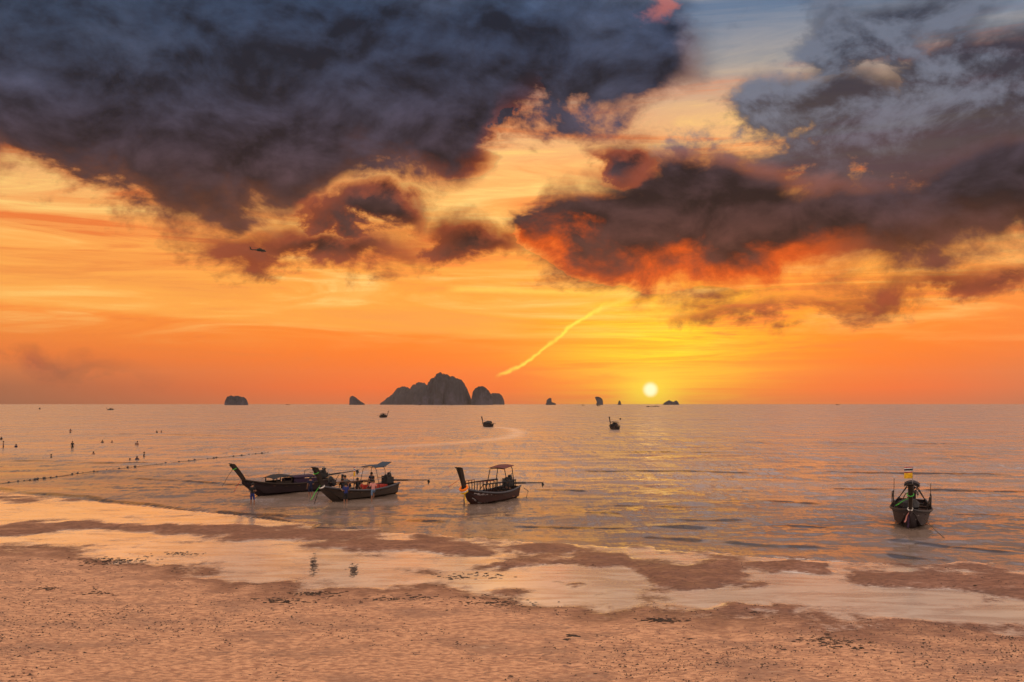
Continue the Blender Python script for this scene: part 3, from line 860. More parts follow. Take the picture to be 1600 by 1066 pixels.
# ================================================================== longtail boats
class Boat:
    def __init__(s, bow_px, stern_px, L, B, label, hullmat, trim, prow_h=2.5, prow_rake=0.75, group='longtail boats anchored near the shore', fb=0.58, bowfb=1.15, trimw=.07, roll=0.0, prow_w=.30):
        bw, st = at(*bow_px), at(*stern_px)
        d = (bw - st).normalized()
        s.L, s.B, s.fb, s.bowfb = L, B, fb, bowfb
        s.rz = math.atan2(d.y, d.x)
        s.root = empty('longtail_boat', bw - d * (L * .90), s.rz)
        s.root.rotation_euler = (roll, 0, s.rz)
        tag(s.root, label, 'boat', group)
        s.hull(hullmat, trim, trimw)
        s.prow(prow_h, prow_rake, trim if False else 'wood_dark', prow_w)
    def halfbeam(s, t):
        if t < .45: w = .66 + .34 * math.sin(t / .45 * math.pi / 2)
        else: w = math.cos((t - .45) / .55 * math.pi / 2) ** .88
        return max(s.B / 2 * w, .045)
    def sheer(s, t):
        return s.fb + (.22 * ((.4 - t) / .4) ** 2 if t < .4 else (s.bowfb - s.fb) * ((t - .4) / .6) ** 2.1)
    def keel(s, t):
        if t < .78: return -.28
        return -.28 + (s.sheer(1) + .02) * 0.98 * ((t - .78) / .22) ** 1.08
    def P(s, t, u, side, out=0.0):
        """a point of the outer shell: t stern to bow, u keel to gunwale"""
        k, h, w = s.keel(t), s.sheer(t), s.halfbeam(t)
        return Vector((t * s.L, side * (w * (u ** .80) + out), k + (h - k) * u ** 1.25))
    def hull(s, hm, trim, tw):
        mb = MB(); ts = [i / 30 for i in range(31)]; us = [0, .12, .3, .5, .68, .84, 1.0]
        rings = []
        for t in ts:
            r = [s.P(t, u, -1) for u in reversed(us)] + [s.P(t, u, 1) for u in us[1:]]
            # inner face of the planking and the bilge boards
            w = s.halfbeam(t) - .045; h = s.sheer(t)
            fl = max(.10, min(h - .12, s.keel(t) + .42))
            if w > .06: r += [Vector((t * s.L, w, h)), Vector((t * s.L, w * .86, fl)), Vector((t * s.L, -w * .86, fl)), Vector((t * s.L, -w, h))]
            else: r += [Vector((t * s.L, .02, h - .01)), Vector((t * s.L, .015, h - .03)), Vector((t * s.L, -.015, h - .03)), Vector((t * s.L, -.02, h - .01))]
            rings.append(r)
        mb.loft(rings)
        s.h = mb.build('hull', M[hm], s.root, False)
        for sd in (-1, 1):
            pts = [s.P(t, 1, sd, .012) + Vector((0, 0, .02)) for t in [i / 24 * .985 for i in range(25)]]
            MB().tube(pts, tw, 6).build('gunwale', M[trim], s.h, True)
            pts = [s.P(t, .72, sd, .012) for t in [.03 + i / 22 * .93 for i in range(23)]]
            MB().tube(pts, .022, 5).build('rubbing_strake', M['trim_black'], s.h, True)
        for t in (.16, .30, .44, .58, .70):
            w = s.halfbeam(t) - .05
            MB().box((t * s.L, 0, s.sheer(t) - .16), (.24, 2 * w, .045)).build('thwart', M['wood_warm'], s.root)
        # foredeck
        rr = []
        for t in [.76 + i * .03 for i in range(8)]:
            w = max(s.halfbeam(t) - .05, .02); z = s.sheer(t) - .05
            rr.append([Vector((t * s.L, -w, z)), Vector((t * s.L, 0, z + .04)), Vector((t * s.L, w, z)), Vector((t * s.L, 0, z - .05))])
        MB().loft(rr).build('foredeck', M['wood_warm'], s.root)
        tr_ = [s.P(0, u, -1) for u in (1, .7, .4, .15)] + [s.P(0, u, 1) for u in (.15, .4, .7, 1)]
        MB().loft([[p_ + Vector((-.06, 0, 0)) for p_ in tr_], [p_ + Vector((.0, 0, 0)) for p_ in tr_]]).build('transom', M[hm], s.h)
    def prow(s, hgt, rake, mt, wd):
        L = s.L; z0 = s.sheer(1)
        pts = []
        rings = []
        for k in range(9):
            f = k / 8
            z = z0 - .35 + (hgt - z0 + .35) * f
            x = L * .955 + rake * (z - z0 + .35) * (.75 + .35 * f)
            fw = .26 + .06 * f
            hw = (.085 + (wd / 2 - .085) * f ** 1.2)
            dz = .5 * fw * rake
            rings.append([Vector((x - fw / 2, -hw, z + dz * .4)), Vector((x + fw / 2, -hw * .7, z - dz * .4)), Vector((x + fw / 2, hw * .7, z - dz * .4)), Vector((x - fw / 2, hw, z + dz * .4))])
        s.post = MB().loft(rings).build('prow_post', M[mt], s.root)
        s.tip = (rings[-1][0] + rings[-1][2]) / 2
        c = s.tip
        MB().box(c + Vector((0, 0, .02)), (.30, wd * 1.06, .07), Matrix.Rotation(-math.atan(rake) * .5, 3, 'Y')).build('prow_cap', M[mt], s.post)
    def prow_at(s, f):
        z0 = s.sheer(1); z = z0 - .35 + (s.tip.z - z0 + .35) * f
        b_ = Vector((s.L * .955, 0, z0 - .35))
        return b_ + (s.tip - b_) * f
    def tub(s, name, pts, r, mt, n=6, parent=None):
        return MB().tube(pts, r, n).build(name, M[mt], parent or s.root, True)
    def garland(s, f, mt, r=.17, tr=.045):
        c = s.prow_at(f)
        pts = [c + Vector((math.cos(a) * r * 1.15, math.sin(a) * r, -math.cos(a) * r * .55)) for a in [i / 14 * 2 * math.pi for i in range(15)]]
        s.tub('garland', pts, tr, mt, 6, s.post)
    def ribbon(s, f, end, mt, w=.07, sag=.15):
        a = s.prow_at(f); b_ = Vector(end); v_ = []; n = 7
        for i in range(n):
            t = i / (n - 1)
            p_ = a.lerp(b_, t) + Vector((0, .02 * math.sin(t * 9), -sag * math.sin(math.pi * t)))
            ww = w * (.6 + .5 * t)
            v_.append([p_ + Vector((0, -ww / 2, 0)), p_ + Vector((.014, 0, .01)), p_ + Vector((0, ww / 2, 0)), p_ + Vector((-.014, 0, -.01))])
        MB().loft(v_).build('ribbon', M[mt], s.post)
    def engine(s, x=.55, z=None, y=0.0, tail_dir=(-1, 0, -.02), tail_len=4.0, sc_=1.0, mt='iron'):
        z = z if z is not None else s.sheer(.05) + .18
        e = MB(); c = Vector((x, y, z))
        e.box(c + Vector((0, 0, .12)), (.72 * sc_, .42 * sc_, .40 * sc_))
        e.box(c + Vector((.03, 0, .40)), (.56 * sc_, .30 * sc_, .26 * sc_), None, .8)
        e.box(c + Vector((.42 * sc_, 0, .18)), (.10, .46 * sc_, .5 * sc_))
        en = e.build('engine', M[mt], s.root)
        MB().blob(c + Vector((-.05, .05, .62)), (.17, .17, .11), 3, 10, 6, .05).build('air_filter', M['trim_black'], en, True)
        s.tub('exhaust', [c + Vector((.1, .2, .35)), c + Vector((.15, .26, .62)), c + Vector((.1, .27, .85))], .035, 'steel', 6, en)
        for k in range(4): MB().box(c + Vector((-.18 + .12 * k, -.19, .46)), (.07, .12, .12)).build('cylinder_head', M['steel'], en)
        s.tub('pivot', [Vector((x - .1, y, s.sheer(.03) - .25)), c + Vector((-.05, 0, -.04))], .055, 'iron', 8, en)
        MB().box(Vector((x - .05, y, s.sheer(.03) - .22)), (.5, s.halfbeam(.06) * 1.6, .12)).build('engine_bed', M['wood_dark'], s.root)
        d = Vector(tail_dir).normalized()
        a = c + Vector((-.3, 0, .08)); b_ = a + d * tail_len
        sh = s.tub('tail_shaft', [a, a + d * tail_len * .45, a + d * tail_len * .46, b_], [.07, .065, .04, .035], 'iron', 7)
        pr = MB()
        for k in range(3):
            an = 2 * math.pi * k / 3 + .6
            u = d.cross(Vector((0, 0, 1))).normalized(); w = u.cross(d)
            q_ = u * math.cos(an) + w * math.sin(an); t_ = q_.cross(d)
            pr.loft([[b_ + q_ * .03 - t_ * .03 - d * .02, b_ + q_ * .03 + t_ * .03 + d * .02, b_ + q_ * .03 + t_ * .03 + d * .035, b_ + q_ * .03 - t_ * .03 - d * .005],
                     [b_ + q_ * .16 - t_ * .075 - d * .05, b_ + q_ * .16 + t_ * .075 + d * .05, b_ + q_ * .16 + t_ * .075 + d * .065, b_ + q_ * .16 - t_ * .075 - d * .035],
                     [b_ + q_ * .23 - t_ * .03 - d * .02, b_ + q_ * .23 + t_ * .03 + d * .02, b_ + q_ * .23 + t_ * .03 + d * .03, b_ + q_ * .23 - t_ * .03 - d * .01]])
        pr.build('propeller', M['steel'], sh)
        MB().loft([[b_ + Vector((.28, 0, -.03)), b_ + Vector((.12, .012, -.03)), b_ + Vector((-.02, 0, -.03)), b_ + Vector((.12, -.012, -.03))],
                   [b_ + Vector((.16, 0, -.34)), b_ + Vector((.10, .010, -.34)), b_ + Vector((.04, 0, -.34)), b_ + Vector((.10, -.010, -.34))]]).build('skeg', M['iron'], sh)
        s.tub('tiller', [c + Vector((.3, 0, .2)), c + Vector((.9, .1, .38)), c + Vector((1.5, .1, .42))], .028, 'steel', 6, sh)
        return en
    def canopy(s, x0, x1, zt, mt, posts='iron', hw=None, arch=.10, pr=.028, tilt=0.0, over=.15, thin=.04):
        hw = hw or s.halfbeam(.4) * .85
        for x in (x0, x1):
            for sd in (-1, 1):
                zb = s.sheer(x / s.L)
                wb = s.halfbeam(x / s.L) - .03
                s.tub('canopy_post', [Vector((x, sd * wb, zb)), Vector((x, sd * hw, zt - .18)), Vector((x, sd * (hw - .1), zt - .03 + tilt * (x - x0)))], pr, posts)
            s.tub('canopy_bow', [Vector((x, -hw + .1, zt - .03 + tilt * (x - x0))), Vector((x, 0, zt - .03 + arch * .6 + tilt * (x - x0))), Vector((x, hw - .1, zt - .03 + tilt * (x - x0)))], pr, posts)
        r = []
        n = 7
        for i in range(4):
            x = x0 - over + (x1 - x0 + 2 * over) * i / 3
            top_ = []; bot = []
            for k in range(n):
                y = (-1 + 2 * k / (n - 1)) * (hw + .06)
                zz = zt + arch * (1 - (y / (hw + .06)) ** 2) + tilt * (x - x0)
                top_.append(Vector((x, y, zz + thin))); bot.append(Vector((x, y, zz)))
            r.append(top_ + bot[::-1])
        return MB().loft(r).build('canopy_roof', M[mt], s.root)
    def railing(s, x0, x1, zt, n, mt, side, rt=.03, rb=.022, lower=True, inset=.04):
        a = []
        for k in range(n + 1):
            x = x0 + (x1 - x0) * k / n; t = x / s.L
            b_ = Vector((x, side * (s.halfbeam(t) - inset), s.sheer(t)))
            c = Vector((x, side * (s.halfbeam(min(t, .62)) - inset), zt))
            a.append(c)
            s.tub('baluster', [b_, c], rb, mt, 5)
        s.tub('rail', a, rt, mt, 6)
    def lettering(s, t0, t1, u0, u1, side, seed, nl=1, glyphs=6, hgt=1.0):
        """white brush strokes of the painted name, lying 6 mm proud of the planking"""
        r = random.Random(seed)
        for l in range(nl):
            ua = u0 + (u1 - u0) * l / nl; ub = ua + (u1 - u0) / nl * .72
            g = glyphs[l] if isinstance(glyphs, (list, tuple)) else glyphs
            ta, tb = (t0, t1) if l != 1 else (t0 - (t1 - t0) * .25, t1)
            for k in range(g):
                ga = ta + (tb - ta) * k / g; gb = ga + (tb - ta) / g * .74
                mb = MB()
                def stroke(p0, p1, w=.012):
                    n = 4; rr = []
                    for i in range(n + 1):
                        f = i / n
                        t = ga + (gb - ga) * (p0[0] + (p1[0] - p0[0]) * f); u = ua + (ub - ua) * (p0[1] + (p1[1] - p0[1]) * f)
                        c = s.P(t, u, side, .006)
                        ov = Vector((0, side * .006, 0))
                        if abs(p1[0] - p0[0]) > abs(p1[1] - p0[1]): e = (s.P(t, min(u + .01, 1), side, .006) - c).normalized() * w
                        else: e = (s.P(t + .002, u, side, .006) - c).normalized() * w
                        rr.append([c - e, c + e, c + e + ov, c - e + ov])
                    mb.loft(rr)
                kind = r.randrange(5)
                stroke((0, 0), (0, 1), .030)
                if kind in (0, 1): stroke((0, 1), (1, 1), .02); stroke((1, 1), (1, 0), .022)
                elif kind == 2: stroke((0, 0), (1, .9), .022); stroke((1, .9), (1, 0), .02)
                elif kind == 3: stroke((0, .0), (1, 0), .02); stroke((1, 0), (1, 1), .02)
                else: stroke((0, .5), (1, .5), .018); stroke((1, .5), (1, 1), .02)
                mb.build('letter', M['lettering'], s.h)
    def flag(s, base, hgt, cols, lean=(0, 0), w=.55, h=.28, dirv=(0, -1, 0)):
        b_ = Vector(base); top_ = b_ + Vector((lean[0], lean[1], hgt))
        po = s.tub('flagpole', [b_, top_], .016, 'steel', 6)
        d = Vector(dirv).normalized()
        z = top_.z
        for i, bands in enumerate(cols):
            hh = h / len(bands)
            for j, mt in enumerate(bands):
                za = z - j * hh
                rr = []
                for k in range(6):
                    f = k / 5
                    p_ = Vector((top_.x, top_.y, 0)) + d * (w * f) + Vector((math.sin(f * 5) * .05, 0, -f * .05))
                    rr.append([p_ + Vector((0, 0, za)), p_ + Vector((.008, .008, za - hh / 2)), p_ + Vector((0, 0, za - hh + .002)), p_ + Vector((-.008, -.008, za - hh / 2))])
                MB().loft(rr).build('flag_band', M[mt], po)
            z -= h * 1.06
    def loc(s, x, y, z):
        s.root_m = Matrix.Translation(s.root.location) @ s.root.rotation_euler.to_matrix().to_4x4()
        return s.root_m @ Vector((x, y, z))

# ---- leftmost boat: low cabin, bow turned left
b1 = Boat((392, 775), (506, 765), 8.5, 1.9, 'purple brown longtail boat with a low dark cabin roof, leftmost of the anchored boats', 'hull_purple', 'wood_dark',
          prow_h=2.45, prow_rake=.78, fb=.72, bowfb=1.25, prow_w=.30)
def cabin(bt, x0, x1, zt, hw, mt_wall, mt_roof):
    for sd in (-1, 1):
        for x in (x0, (x0 + x1) / 2, x1):
            bt.tub('cabin_post', [Vector((x, sd * hw, bt.sheer(x / bt.L) - .05)), Vector((x, sd * hw, zt))], .045, mt_wall)
        MB().box(((x0 + x1) / 2, sd * hw, bt.sheer(.5) + .06), (x1 - x0, .04, .42)).build('cabin_side', M[mt_wall], bt.root)
    r = []
    for i in range(9):
        f = i / 8; x = x0 - .35 + (x1 - x0 + .7) * f
        zz = zt + .17 * math.sin(math.pi * min(f * 1.0, 1)) ** .8
        r.append([Vector((x, -hw - .12, zz - .10)), Vector((x, -hw * .4, zz + .06)), Vector((x, hw * .4, zz + .06)), Vector((x, hw + .12, zz - .10)), Vector((x, hw * .4, zz)), Vector((x, -hw * .4, zz))])
    rf = MB().loft(r).build('cabin_roof', M[mt_roof], bt.root)
    bt.tub('aerial', [Vector(((x0 + x1) / 2, 0, zt + .2)), Vector(((x0 + x1) / 2 - .02, 0, zt + .62))], .014, 'iron', 5, rf)
cabin(b1, 4.3, 5.75, 1.28, .68, 'wood_dark', 'roof_black')
cp = b1.canopy(2.0, 3.95, 1.16, 'cloth_purple', hw=.72, arch=.08, thin=.09)
for sd in (-1, 1):
    MB().box((2.95, sd * .74, .90), (2.3, .035, .40)).build('side_cloth', M['cloth_purple'], b1.root)
MB().tube([Vector((-.2, -.35, 1.20)), Vector((1.3, -.4, 1.17)), Vector((2.5, -.42, 1.21))], [.075, .09, .07], 8).build('yellow_roll', M['cloth_yellow'], b1.root, True, 'rolled yellow awning')
b1.tub('awning_hoop', [Vector((.5, -.7, .9)), Vector((.5, -.6, 1.7)), Vector((.5, 0, 1.85)), Vector((.5, .6, 1.7)), Vector((.5, .7, .9))], .022, 'steel')
b1.tub('awning_hoop', [Vector((1.9, -.7, .9)), Vector((1.9, -.6, 1.6)), Vector((1.9, 0, 1.75)), Vector((1.9, .6, 1.6)), Vector((1.9, .7, .9))], .022, 'steel')
b1.ribbon(.86, b1.prow_at(.86) + Vector((.35, -.9, -1.45)), 'wood_dark', .05, .0)
b1.ribbon(.30, b1.prow_at(.30) + Vector((.5, -.25, -.95)), 'cloth_red', .06, .0)
b1.garland(.80, 'cloth_green', .15, .028)
b1.engine(.5, tail_dir=(-1, .15, .08), tail_len=3.2)
b1.tub('boarding_ladder', [b1.P(.52, 1, -1, .05), b1.P(.52, 1, -1, .30) - Vector((0, 0, 1.0))], .025, 'steel')
b1.tub('boarding_ladder', [b1.P(.56, 1, -1, .05), b1.P(.56, 1, -1, .30) - Vector((0, 0, 1.0))], .025, 'steel')

# ---- second boat: crowded, blue awning aft
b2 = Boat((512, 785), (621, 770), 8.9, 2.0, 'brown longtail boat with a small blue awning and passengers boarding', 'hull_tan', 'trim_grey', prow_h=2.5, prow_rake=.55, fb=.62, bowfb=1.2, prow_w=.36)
b2.canopy(1.9, 3.0, 2.2, 'roof_blue', hw=.62, arch=.12, pr=.02, tilt=-.02, thin=.05)
MB().box((1.3, .1, 2.38), (.9, .9, .035), Matrix.Rotation(.28, 3, 'Y')).build('awning_flap', M['roof_blue'], b2.root)
b2.engine(.55, tail_dir=(-.72, .70, -.02), tail_len=3.1, sc_=1.15)
for y_, za, zb, x0, x1 in ((.55, 1.32, 1.40, 3.3, 8.0), (-.5, 1.08, 1.22, 2.4, 7.6)):
    b2.tub('bamboo_pole', [Vector((x0, y_, za)), Vector(((x0 + x1) / 2, y_, (za + zb) / 2 - .03)), Vector((x1, y_ * .4, zb))], .045, 'wood_warm', 7)
for x in (3.4, 5.2, 7.0):
    for sd in (-1, 1): b2.tub('pole_stand', [Vector((x, sd * .72, b2.sheer(x / 8.9))), Vector((x, sd * .52, 1.3))], .025, 'iron')
MB().box((2.3, 0, .70), (1.5, 1.3, .30)).build('red_seat', M['cloth_red'], b2.root)
MB().blob((7.5, 0, 1.36), (.34, .3, .26), 7, 10, 6, .5).build('net_bundle', M['trim_black'], b2.root)
MB().blob((7.8, .12, 1.50), (.24, .22, .30), 8, 10, 6, .5).build('net_bundle', M['trim_black'], b2.root)
b2.tub('jack_staff', [Vector((7.7, -.1, 1.3)), Vector((7.75, -.1, 2.05))], .025, 'iron')
b2.tub('boat_hook', [Vector((7.0, -.2, 1.35)), Vector((6.2, -.4, 1.85))], .025, 'wood_dark')
b2.garland(.80, 'cloth_green', .16, .03)
b2.garland(.18, 'cloth_white', .16, .05)
b2.ribbon(.30, b2.prow_at(.30) + Vector((.45, -.5, -1.1)), 'cloth_green', .07, .0)
b2.ribbon(.26, b2.prow_at(.26) + Vector((.35, -.35, -1.35)), 'cloth_black', .06, .0)
b2.flag((5.0, 0, .5), 1.85, [('cloth_red', 'cloth_white', 'cloth_navy', 'cloth_white', 'cloth_red'), ('cloth_yellow',)], w=.26, h=.32, dirv=(.5, .8, 0))
b2.tub('boarding_ladder', [b2.P(.03, .95, -1, 0), b2.P(.0, .95, -1, .45) - Vector((.5, 0, .55))], .03, 'steel')
b2.tub('boarding_ladder', [b2.P(.07, .95, -1, 0), b2.P(.04, .95, -1, .45) - Vector((.5, 0, .55))], .03, 'steel')
MB().box(b2.P(.02, .4, -1, .30) + Vector((-.25, -.1, .0)), (.9, .18, .05)).build('ladder_step', M['wood_dark'], b2.root)

# ---- third boat: railings, red roofed awning
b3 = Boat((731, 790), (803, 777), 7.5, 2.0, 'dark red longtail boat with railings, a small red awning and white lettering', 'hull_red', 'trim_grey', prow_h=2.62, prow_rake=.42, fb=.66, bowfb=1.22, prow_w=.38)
for sd in (-1, 1): b3.railing(1.0, 6.1, 1.40, 11, 'roof_black', sd, .05, .032, inset=.06)
b3.tub('rail', [Vector((6.3, -.62, 1.60)), Vector((4.4, -.8, 1.58))], .03, 'roof_red')
b3.tub('rail', [Vector((6.3, .62, 1.60)), Vector((4.4, .8, 1.58))], .03, 'roof_red')
for x in (6.3, 5.9, 5.4, 4.9, 4.4):
    for sd in (-1, 1): b3.tub('baluster', [Vector((x, sd * (.62 + .095 * (6.3 - x)), 1.40)), Vector((x, sd * (.62 + .095 * (6.3 - x)), 1.59))], .02, 'roof_red')
b3.canopy(1.25, 2.45, 2.42, 'roof_red', hw=.60, arch=.06, pr=.032, tilt=-.10)
b3.engine(.6, tail_dir=(-.66, .75, -.01), tail_len=2.5, sc_=1.2)
b3.garland(.20, 'cloth_orange', .24, .085)
b3.garland(.13, 'cloth_white', .22, .06)
b3.garland(.07, 'cloth_yellow', .22, .05)
b3.ribbon(.62, b3.prow_at(.62) + Vector((.5, -.75, -.62)), 'cloth_red', .06, .05)
b3.ribbon(.10, b3.prow_at(.10) + Vector((.55, .45, -.75)), 'cloth_yellow', .07, .05)
b3.ribbon(.06, b3.prow_at(.06) + Vector((.25, .1, -.95)), 'cloth_black', .08, .0)
b3.lettering(.64, .88, .93, .36, 1, 5, 3, (4, 6, 5))
b3.tub('rudder_hoop', [Vector((.1, 1.0, .75)), Vector((-.3, 1.15, .5)), Vector((-.1, 1.1, .05))], .03, 'steel')

# ---- fourth boat: bow on, flags above it
b4 = Boat((1422, 827), (1425, 800), 8.6, 2.25, 'dark longtail boat seen bow on with flags above it, alone on the right', 'hull_purple', 'trim_black', prow_h=2.55, prow_rake=.45, fb=.80, bowfb=1.15, prow_w=.34, roll=math.radians(-2.5))
b4.railing(2.6, 6.3, 1.62, 5, 'wood_dark', 1, .035, .028)
b4.railing(2.6, 6.3, 1.66, 4, 'wood_dark', -1, .035, .028)
b4.canopy(1.2, 2.6, 1.95, 'roof_black', hw=.38, arch=.16, thin=.16, pr=.03)
b4.tub('stern_staff', [Vector((3.2, -1.0, .9)), Vector((3.2, -1.0, 2.45))], .02, 'iron')
b4.tub('stern_staff', [Vector((3.2, 1.05, .9)), Vector((3.2, 1.05, 2.3))], .02, 'iron')
MB().blob((5.2, -.1, 1.05), (.7, .62, .42), 5, 12, 6, .4).build('covered_load', M['trim_black'], b4.root)
b4.tub('load_pole', [Vector((5.2, -.7, .9)), Vector((5.0, -.3, 1.75)), Vector((4.9, .2, 1.8))], .03, 'wood_warm')
b4.engine(.6, tail_dir=(-1, .1, 0), tail_len=3.2)
b4.flag((4.6, .05, .8), 2.5, [('cloth_red', 'cloth_white', 'cloth_navy', 'cloth_navy', 'cloth_white', 'cloth_red'), ('cloth_yellow',)], w=.48, h=.33, dirv=(.25, -1, 0))
b4.garland(.70, 'cloth_green', .17, .03)
b4.ribbon(.62, b4.prow_at(.62) + Vector((-.1, -.75, -.55)), 'cloth_green', .08, .0)
b4.ribbon(.22, b4.prow_at(.22) + Vector((.05, -.28, -.75)), 'cloth_pink', .08, .0)
b4.ribbon(.20, b4.prow_at(.20) + Vector((.1, -.12, -1.0)), 'cloth_purple', .10, .0)
b4.garland(.22, 'cloth_white', .13, .035)
b4.lettering(.62, .90, .50, .90, -1, 11, 1, 5)
b4.lettering(.62, .88, .50, .90, 1, 12, 1, 5)
anch = at(1500, 856)
rb_ = b4.loc(7.2, .75, .55)
rp = [rb_.lerp(Vector((anch.x, anch.y, -.05)), i / 8) - Vector((0, 0, .12 * math.sin(math.pi * i / 8))) for i in range(9)]
tag(MB().tube(rp, .022, 5).build('mooring_rope', M['rope'], None, True), 'thin mooring rope running from the lone right boat into the water', 'rope')

# ---- boats out on the bay, each with its way and its wake
def far_boat(px, py, ang, L, label, hm, roof=True, man=True, prow_h=2.6, foam=0.0):
    p_ = at(px, py)
    d = Vector((math.cos(ang), math.sin(ang), 0))
    bt = Boat.__new__(Boat)
    bt.L, bt.B, bt.fb, bt.bowfb = L, 2.1, .75, 1.25
    bt.rz = ang
    bt.root = empty('longtail_boat', p_ - d * (L * .5), ang)
    tag(bt.root, label, 'boat', 'longtail boats under way far out')
    bt.hull(hm, 'trim_black', .06); bt.prow(prow_h, .5, 'wood_dark', .34)
    if roof: bt.canopy(L * .25, L * .55, 1.95, 'roof_black', hw=.8, arch=.15, pr=.05, thin=.06)
    bt.engine(.55, tail_len=3.0)
    MB().blob((L * .38, 0, 1.1), (1.5, .75, .65), 4, 10, 6, .5).build('covered_load', M['trim_black'], bt.root)
    MB().blob((L * .62, .1, 1.0), (.7, .55, .6), 9, 10, 6, .5).build('covered_load', M['trim_black'], bt.root)
    if foam:
        n = 14
        for sd in (-1, 1):
            mb = MB()
            for k in range(n):
                f = k / n
                mb.blob((L * .85 - f * (L + foam), sd * (.8 + f * foam * .12), .05), (.55 + .4 * f, .28, .14 * (1 - f) + .05), k, 6, 4, .3)
            mb.build('bow_wave', M['foam'], bt.root, True)
    return bt
fb1 = far_boat(600, 652.5, math.radians(66), 7, 'small dark longtail heading right below the wooded chain, left of three midway boats', 'hull_brown', True, prow_h=3.3)
fb2 = far_boat(761, 667, math.radians(114), 7.2, 'dark longtail heading left at the head of the curved pale wake', 'hull_brown', False, prow_h=3.0)
fb3 = far_boat(959, 671, math.radians(98), 8.5, 'dark longtail seen from astern heading out below the sun', 'hull_brown', True, prow_h=3.3)
fb3.flag((1.2, -.9, .7), 2.4, [('cloth_black',)], w=.4, h=.4, dirv=(0, -1, 0))
fb4 = far_boat(62, 640, math.radians(-62), 9, 'tiny longtail throwing spray near the horizon, leftmost of all boats', 'hull_brown', True, foam=9)
fb5 = far_boat(172, 641, math.radians(245), 9, 'tiny longtail throwing spray near the horizon, second from the left edge', 'hull_brown', True, foam=9)
def ship(px, py, L, label, ang=0.0, h=2.6):
    p_ = at(px, py)
    r = empty('cargo_boat', p_, ang); tag(r, label, 'boat', 'specks of boats along the horizon')
    rr = []
    for i in range(9):
        t = i / 8; w = L * .09 * (math.sin(math.pi * min(max(t, .04), .96)) ** .5); sh_ = h * (.55 + .5 * (2 * t - 1) ** 4 * (1.0 if t > .5 else .5))
        x = (t - .5) * L
        rr.append([Vector((x, -w, sh_)), Vector((x, -w * .6, -.4)), Vector((x, w * .6, -.4)), Vector((x, w, sh_))])
    MB().loft(rr).build('hull', M['hull_brown'], r)
    MB().box((-L * .22, 0, h * .9), (L * .22, L * .11, h * .9), None, .85).build('deckhouse', M['roof_black'], r)
    MB().tube([(L * .1, 0, h * .4), (L * .1, 0, h * 1.9)], .14, 6).build('mast', M['iron'], r)
ship(1016, 636, 18, 'long low dark boat on the water just below the sun', .05, 1.6)
ship(1026, 635.6, 12, 'short low boat right behind the long one below the sun', .1, 1.8)
ship(935, 634.6, 10, 'speck of a boat in front of the sail shaped rock', .3, 3.2)
ship(911, 633.6, 11, 'speck of a boat between the tower rock and the sail rock', .2, 3.0)
ship(656, 633.4, 12, 'speck of a boat below the left slope of the large island', .1, 3.0)
ship(706, 633.4, 12, 'speck of a boat below the right half of the tallest massif', .1, 3.0)
ship(450, 632.8, 26, 'speck of a ship on the horizon between two islets', .0, 3.0)
ship(1309, 632.8, 22, 'speck of a ship on the horizon far to the right', .0, 4.0)

# ================================================================== people at the boats
def at_px(px, py): return at(px, py)
RZ = math.radians
pp = at(394, 788)
person('person', dict(wrr=(-.14, .26, 1.12), har=(-.10, .32, 1.14), wrl=(.14, .26, 1.12), hal=(.10, .32, 1.14), anl=(.16, .0, .08), tol=(.17, .15, .03), knl=(.14, .03, .49), head=(0, .06, 1.53), crown=(0, .06, 1.65)),
       (pp.x, pp.y), RZ(-15), 'cloth_black', 'cloth_blue', 'wader in blue shorts standing shin deep by the bow of the leftmost boat', z=-.22)
pp = at(485, 774)
person('person', dict(wrl=(.12, .3, 1.15), hal=(.10, .36, 1.2), knr=(-.1, .08, .49)), (pp.x, pp.y), RZ(20), 'cloth_navy', 'cloth_navy',
       'wader in navy beside the leftmost boat, just left of the next bow', z=-.3)
pp = at(540, 786)
person('person', dict(wrl=(.18, .30, 1.20), hal=(.18, .37, 1.22), wrr=(-.18, .30, 1.2), har=(-.18, .37, 1.22)), (pp.x, pp.y), RZ(35), 'cloth_blue', 'cloth_black',
       'wader in a blue shirt standing against the hull of the blue awning boat', z=-.28)
pp = at(583, 784)
person('person', dict(knl=(.10, .30, .72), anl=(.10, .26, .35), tol=(.10, .38, .32), wrl=(.2, .38, 1.2), hal=(.2, .45, 1.22), wrr=(-.2, .38, 1.2), har=(-.2, .45, 1.22), chest=(0, .12, 1.27), neck=(0, .19, 1.42), head=(0, .24, 1.50), crown=(0, .25, 1.62), shl=(.17, .14, 1.37), shr=(-.17, .14, 1.37)),
       (pp.x, pp.y), RZ(20), 'cloth_pink', 'cloth_lightblue', 'passenger in pale top climbing aboard the blue awning boat amidships', z=-.1)
SIT = dict(pelvis=(0, 0, .12), waist=(0, .02, .28), chest=(0, .04, .50), neck=(0, .05, .65), head=(0, .08, .74), crown=(0, .07, .86), shl=(.17, .04, .60), shr=(-.17, .04, .60),
           ell=(.23, .08, .36), elr=(-.23, .08, .36), wrl=(.14, .27, .26), wrr=(-.14, .27, .26), hal=(.11, .34, .24), har=(-.11, .34, .24),
           hil=(.1, .05, .10), hir=(-.1, .05, .10), knl=(.13, .46, .12), knr=(-.13, .46, .12), anl=(.13, .50, -.28), anr=(-.13, .50, -.28), tol=(.13, .63, -.32), tor=(-.13, .63, -.32))
def seat(bt, x, y, z, rz, sh, so, label, J=SIT, **k):
    p_ = bt.loc(x, y, z)
    person('person', J, (p_.x, p_.y), bt.rz + rz, sh, so, label, z=p_.z, **k)
seat(b2, 6.35, .25, .12, RZ(-60), 'cloth_grey', 'cloth_black', 'short haired passenger in grey standing in the bow of the blue awning boat', {})
